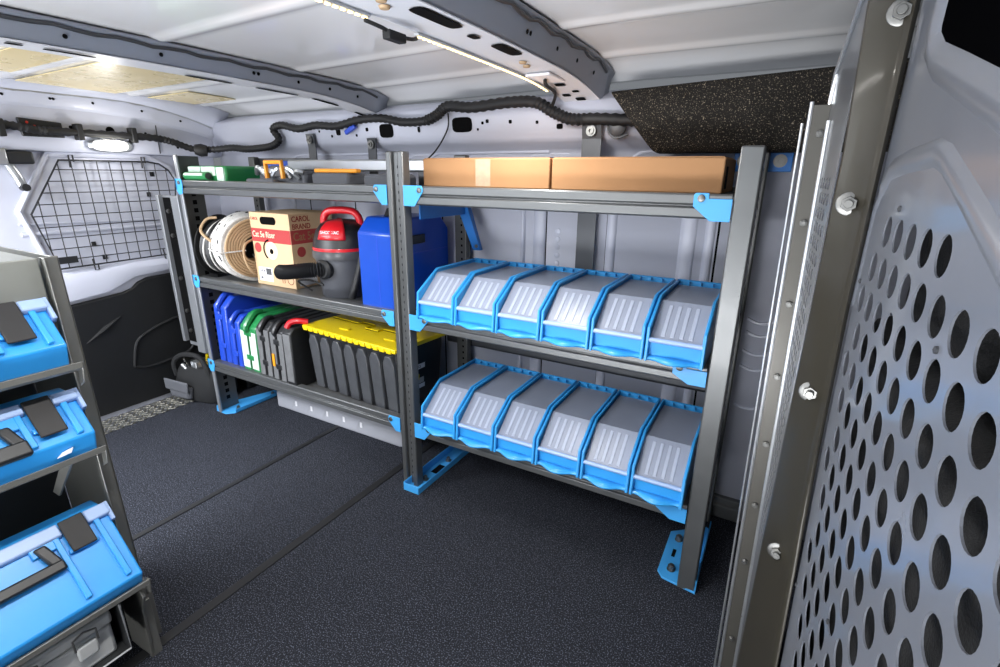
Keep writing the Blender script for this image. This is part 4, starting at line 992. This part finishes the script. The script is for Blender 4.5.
# roof damping pads
for k, (y0_, y1_, x0_, x1_, lb) in enumerate(((-.575, -.445, -1.22, -.60, 'cream damping pad on the roof between the bows, nearest the side door'), (-.375, -.06, -1.06, -.62, 'cream damping pad mid roof, next to the bow, on this side of a dark joint'), (-.375, -.06, -1.45, -1.064, 'cream damping pad mid roof, by the rear header, beyond the dark joint'), (.06, .26, -1.42, -1.10, 'small cream damping pad on the roof nearest the far wall'))):
    b = B(); ysx = [y0_ + (y1_ - y0_) * i / 8 for i in range(9)]
    b.loft([[(xx, yy, roof_z(yy, xx) + rib(yy) - .0022) for yy in ysx] for xx in (x0_, x1_)], cap=False, closed=False)
    tag(b.put('damping_pad', 'pad', origin=((x0_ + x1_) / 2, (y0_ + y1_) / 2, 1.42), solid=.002, offset=-1), lb, 'pad', 'roof damping pads')
# LED strips along the bow
for (ya, yb, lb) in ((-1.75, -.50, 'lit LED strip under the nearer end of the roof bow'), (-.37, .24, 'lit LED strip under the far end of the roof bow')):
    t = thing('led_strip', (.385, (ya + yb) / 2, bow_zb(ya) - .01), lb, 'lamp', 'LED strips on the roof bow')
    b = B(); rings = []
    for k in range(21):
        yy = ya + (yb - ya) * k / 20; z = bow_zb(yy) - .006; rings.append([(.379, yy, z), (.391, yy, z), (.391, yy, z - .004), (.379, yy, z - .004)])
    b.loft(rings); b.put('strip_carrier', 'galv', t)
    b = B(); yy = ya + .01
    while yy < yb - .005:
        z = bow_zb(yy) - .0102; b.box((.382, yy - .004, z - .002), (.388, yy + .004, z)); yy += .016
    b.put('led_chips', 'led', t)
    mid = (ya + yb) / 2
    l = bpy.data.lights.new('led_light', 'AREA'); l.shape = 'RECTANGLE'; l.size = .02; l.size_y = (yb - ya) * .8; l.energy = 10 * (yb - ya); l.color = (1, .97, .93)
    lo = bpy.data.objects.new('led_light', l); COL.objects.link(lo); lo.location = Vector((.385, mid - .08, bow_zb(mid) - .03)) - worldloc(t); lo.parent = t
b = B(); P = [Vector(q) for q in ((.385, -.51, 1.353), (.40, -.48, 1.345), (.40, -.45, 1.34), (.395, -.40, 1.345), (.385, -.37, 1.353))]; b.tube(P, .004, 6, smooth=5); b.box((.392, -.475, 1.33), (.41, -.43, 1.345))
tag(b.put('led_connector', 'rubber', origin=(.39, -.45, 1.34), bevel=.002), 'black wire connector joining the two LED strips', 'connector')
# foam headliner over the bulkhead end
b = B(); pf = [(.30, 1.352), (.285, 1.25), (.30, 1.19), (.32, 1.172), (.36, 1.168), (.39, 1.175), (.39, 1.36)]
b = B(); b.loft([[(.552, y, z - .016) if z > 1.3 else (.552 + (1.352 - z) * .75, y, z) for y, z in pf], [(1.30, y, z + (.014 if z > 1.3 else 0)) for y, z in pf]])
tag(b.put('foam_headliner', 'foam', origin=(.8, .35, 1.17), bevel=.008), 'thick black speckled foam block under the roof above the cardboard boxes', 'foam block')
b = B(); b.lathe([(0, 0), (.026, 0), (.026, .012), (.02, .016), (0, .016)], (.565, .368, 1.245), (0, -1, 0), 24); b.tube([(.60, .36, 1.225), (.56, .355, 1.215), (.535, .36, 1.245), (.55, .36, 1.28)], .004, 6, smooth=4)
tag(b.put('round_grommet', 'casegrey', origin=(.565, .368, 1.245), smooth=True), 'round dark grommet on the wall at the end of the foam block', 'grommet')

# ================================================================== NEAR RACK with carry cases
YE = -.842; YF = -1.50
rk = thing('case_rack', (-.25, -1.15, 0), 'grey steel rack of slanted trays holding the blue carry cases, close to the camera', 'rack')
b = B(); b.box((-.50, -.806, 0), (-.187, -.802, .944)); b.box((-.194, -.829, .0), (-.187, -.802, .946)); b.box((-.194, -.829, 0), (-.178, -.826, .946)); b.put('upright', 'nearmetal', rk, bevel=.002)
b = B(); b.box((-.52, YF, .0), (-.505, -.806, .94)); b.put('back_panel', 'neardark', rk)
b = B(); b.box((-.205, YF, .80), (-.198, -.831, .940)); b.box((-.45, YF, .940), (-.198, -.831, .944)); o = b.put('top_fascia', 'nearpale', rk, bevel=.003)
b = B(); b.lathe([(0, 0), (.011, 0), (.010, .004), (.005, .006), (0, .006)], (-.27, -.90, .944), (0, 0, 1), 16); b.put('rivet', 'chrome', o, smooth=True)
for zt, xl, ye in ((.752, -.098, YE + .003), (.566, -.098, YE + .005), (.248, -.045, YE + .002)):
    b = B(); b.strip([(-.50, zt - .016), (xl - .03, zt - .016), (xl - .022, zt - .010), (xl - .002, zt), (xl, zt - .001), (xl, zt - .012), (xl - .018, zt - .022)], 1, YF, ye); o = b.put('tray', 'nearmetal', rk, solid=.003)
    b = B(); b.prism([(xl, zt), (xl - .025, zt - .008), (xl - .035, zt - .06), (xl - .012, zt - .045)], 1, ye, ye + .003); b.put('tray_end', 'nearmetal', o, bevel=.001)
    if zt < .6:
        b = B(); b.prism([(xl - .06, zt - .02), (xl - .02, zt - .02), (xl - .14, zt - .14), (xl - .17, zt - .14)], 1, YE - .05, YE - .046); b.put('tray_strut', 'nearmetal', o)
b = B(); b.prism([(-.15, 0.001), (-.096, 0.001), (-.085, .15), (-.06, .20), (-.075, .215), (-.19, .215)], 1, -.854, -.848); b.box((-.19, -.854, .0), (-.15, -.803, .16)); b.box((-.102, -.854, 0.001), (-.096, -.83, .16)); b.put('foot_gusset', 'nearmetal', rk, bevel=.001)
# open frame under the lowest tray, holding the grey case
b = B(); b.box((-.42, YF, .090), (-.07, -.895, .094)); b.box((-.42, -.897, .090), (-.07, -.894, .215)); b.put('bottom_bay', 'neardark', rk)
b = B(); b.tube([(-.068, -.895, .215), (-.068, -.895, .092), (-.068, YF, .092)], .0025, 4); b.put('bay_edge', 'galv', rk)
def carry_case(label, xc, zc, zt, face, big):
    """xc,zc front corner; slanted face rises at 45 degrees for 'face' metres; zt tray height"""
    t = thing('carry_case', (xc, (YE + YF) / 2, zt), label, 'case', 'blue carry cases in the rack')
    y1 = YE - .003; y0 = YF + .03; ins = .012
    xt, zt2 = xc - face, zc + face
    def sec(y, s_): return [(xc - .02, y, zt + .001), (xc, y, zc), (xt, y, zt2), (xt - .06, y, zt2), (xt - .10, y, zt + .001)]
    b = B(); ys_ = (y0, y1)
    A = [(xc - .018, y0, zt + .001), (xc, y0, zc), (xt, y0, zt2), (xt - .06, y0, zt2), (xt - .14, y0, zt + .001)]
    Bq = [(xc - .018, y1, zt + .001), (xc, y1 - .002, zc), (xt, y1 + .0 if not big else y1 + .002, zt2), (xt - .06, y1, zt2), (xt - .14, y1, zt + .001)]
    b.loft([A, Bq]); body = b.put('case_body', 'blue', t, bevel=.004)
    n = Vector((1, 0, 1)).normalized(); dn = Vector((1, 0, -1)).normalized()
    def fp(y, s_, h_=0): # s_: 0 at top lip, 1 at front corner
        return Vector((xt, y, zt2)) + dn * (face * math.sqrt(2) * s_) + n * h_
    def slab(ya, yb, s0, s1, h0, h1, name, m, par, bev=.002, slant=0):
        b = B(); b.loft([[fp(ya, s0, h0), fp(yb, s0, h0), fp(yb, s0, h1), fp(ya, s0, h1)], [fp(ya + slant, s1, h0), fp(yb + slant, s1, h0), fp(yb + slant, s1, h1), fp(ya + slant, s1, h1)]]); return b.put(name, m, par, bevel=bev)
    # raised ribs
    for yy in (-.862, -.934, -1.12, -1.19): slab(yy - .013, yy - .002, .0, .93, -.002, .009, 'rib', 'blue', body)
    # pale lip pieces along the upper edge
    for ya, yb in ((YE + .0, -.884), (-.929, -1.125), (-1.17, -1.46)):
        b = B(); yy0, yy1 = min(ya, yb), max(ya, yb)
        b.loft([[fp(yy0, -.06, -.004), fp(yy1, -.06, -.004), fp(yy1, -.06, .012), fp(yy0, -.06, .012)], [fp(yy0, .12 if big else .2, .001), fp(yy1, .12 if big else .2, .001), fp(yy1, .10 if big else .17, .013), fp(yy0, .10 if big else .17, .013)]]); b.put('lip', 'grip', t, bevel=.003)
    b = B(); s1 = .2 if big else .42; b.loft([[fp(YE + .004, -.06, -.02), fp(YE - .004, -.06, -.02), fp(YE - .004, -.06, .012), fp(YE + .004, -.06, .012)], [fp(YE + .004, s1, -.01), fp(YE - .004, s1, -.01), fp(YE - .004, s1, .008), fp(YE + .004, s1, .008)]]); b.put('lip_corner', 'grip', t, bevel=.002)
    # hinged black latches
    for yc_ in (-.907, -1.147):
        la = slab(yc_ - .0215, yc_ + .0215, -.06, .36 if big else .80, .010, .015, 'latch', 'blackm', t, .003)
        slab(yc_ - .026, yc_ + .026, .30 if big else .55, .36 if big else .66, .001, .008, 'latch_pin', 'blue', la, .002)
    # black handle: two arms and a bar
    hs0, hs1 = (.12, .5) if big else (.35, 1.05)
    b = B(); ya, yb = -.958, -1.10
    bar = .10 if big else .24
    for (q, w_) in ((ya, 1), (yb, -1)):
        b.loft([[fp(q - .012 * w_ - .01, hs0, .002), fp(q - .012 * w_ + .01, hs0, .002), fp(q - .012 * w_ + .01, hs0, .016), fp(q - .012 * w_ - .01, hs0, .016)], [fp(q - .010, hs1 - bar, .003), fp(q + .010, hs1 - bar, .003), fp(q + .010, hs1 - bar, .018), fp(q - .010, hs1 - bar, .018)]])
    b.loft([[fp(ya + .010, hs1 - bar * 1.3, .004), fp(ya + .010, hs1, .004), fp(ya + .010, hs1, .020), fp(ya + .010, hs1 - bar * 1.3, .020)], [fp(yb - .010, hs1 - bar * 1.3, .004), fp(yb - .010, hs1, .004), fp(yb - .010, hs1, .020), fp(yb - .010, hs1 - bar * 1.3, .020)]])
    b.put('handle', 'black', t, bevel=.004)
    slab(-.985, -.945, .0, hs0 + .1, .0, .008, 'handle_socket', 'blue', body)
    return t
carry_case('blue carry case on the topmost tray of the near rack', -.118, .786, .738, .072, False)
t = carry_case('blue carry case on the second tray of the near rack, with a small white logo', -.095, .604, .553, .068, False)
b = B(); b.loft([[(-.0975, -.915, .576), (-.0975, -.905, .584), (-.0995, -.905, .584), (-.0995, -.915, .576)], [(-.0975, -.892, .578), (-.0975, -.888, .587), (-.0995, -.888, .587), (-.0995, -.892, .578)]]); b.put('logo', 'white', t)
carry_case('large blue carry case with black handle on the lowest tray of the near rack', -.045, .273, .235, .120, True)
# grey metal latched case
t = thing('latched_case', (-.2, -1.03, .096), 'light grey case with wire latches in the bay under the lowest tray', 'case')
b = B(); b.box((-.36, -1.30, .095), (-.082, -.912, .172)); b.put('case_body', 'grey', t, bevel=.008)
b = B(); b.box((-.365, -1.305, .174), (-.078, -.908, .205)); b.put('lid', 'grey', t, bevel=.008)
for y in (-.962, -1.06, -1.18):
    b = B(); b.box((-.08, y - .018, .135), (-.070, y + .018, .170)); lt = b.put('latch', 'grey', t, bevel=.004)
    b = B(); b.tube([(-.072, y - .02, .165), (-.072, y - .02, .192), (-.074, y, .198), (-.072, y + .02, .192), (-.072, y + .02, .165)], .0022, 6); b.put('latch_wire', 'chrome', lt)
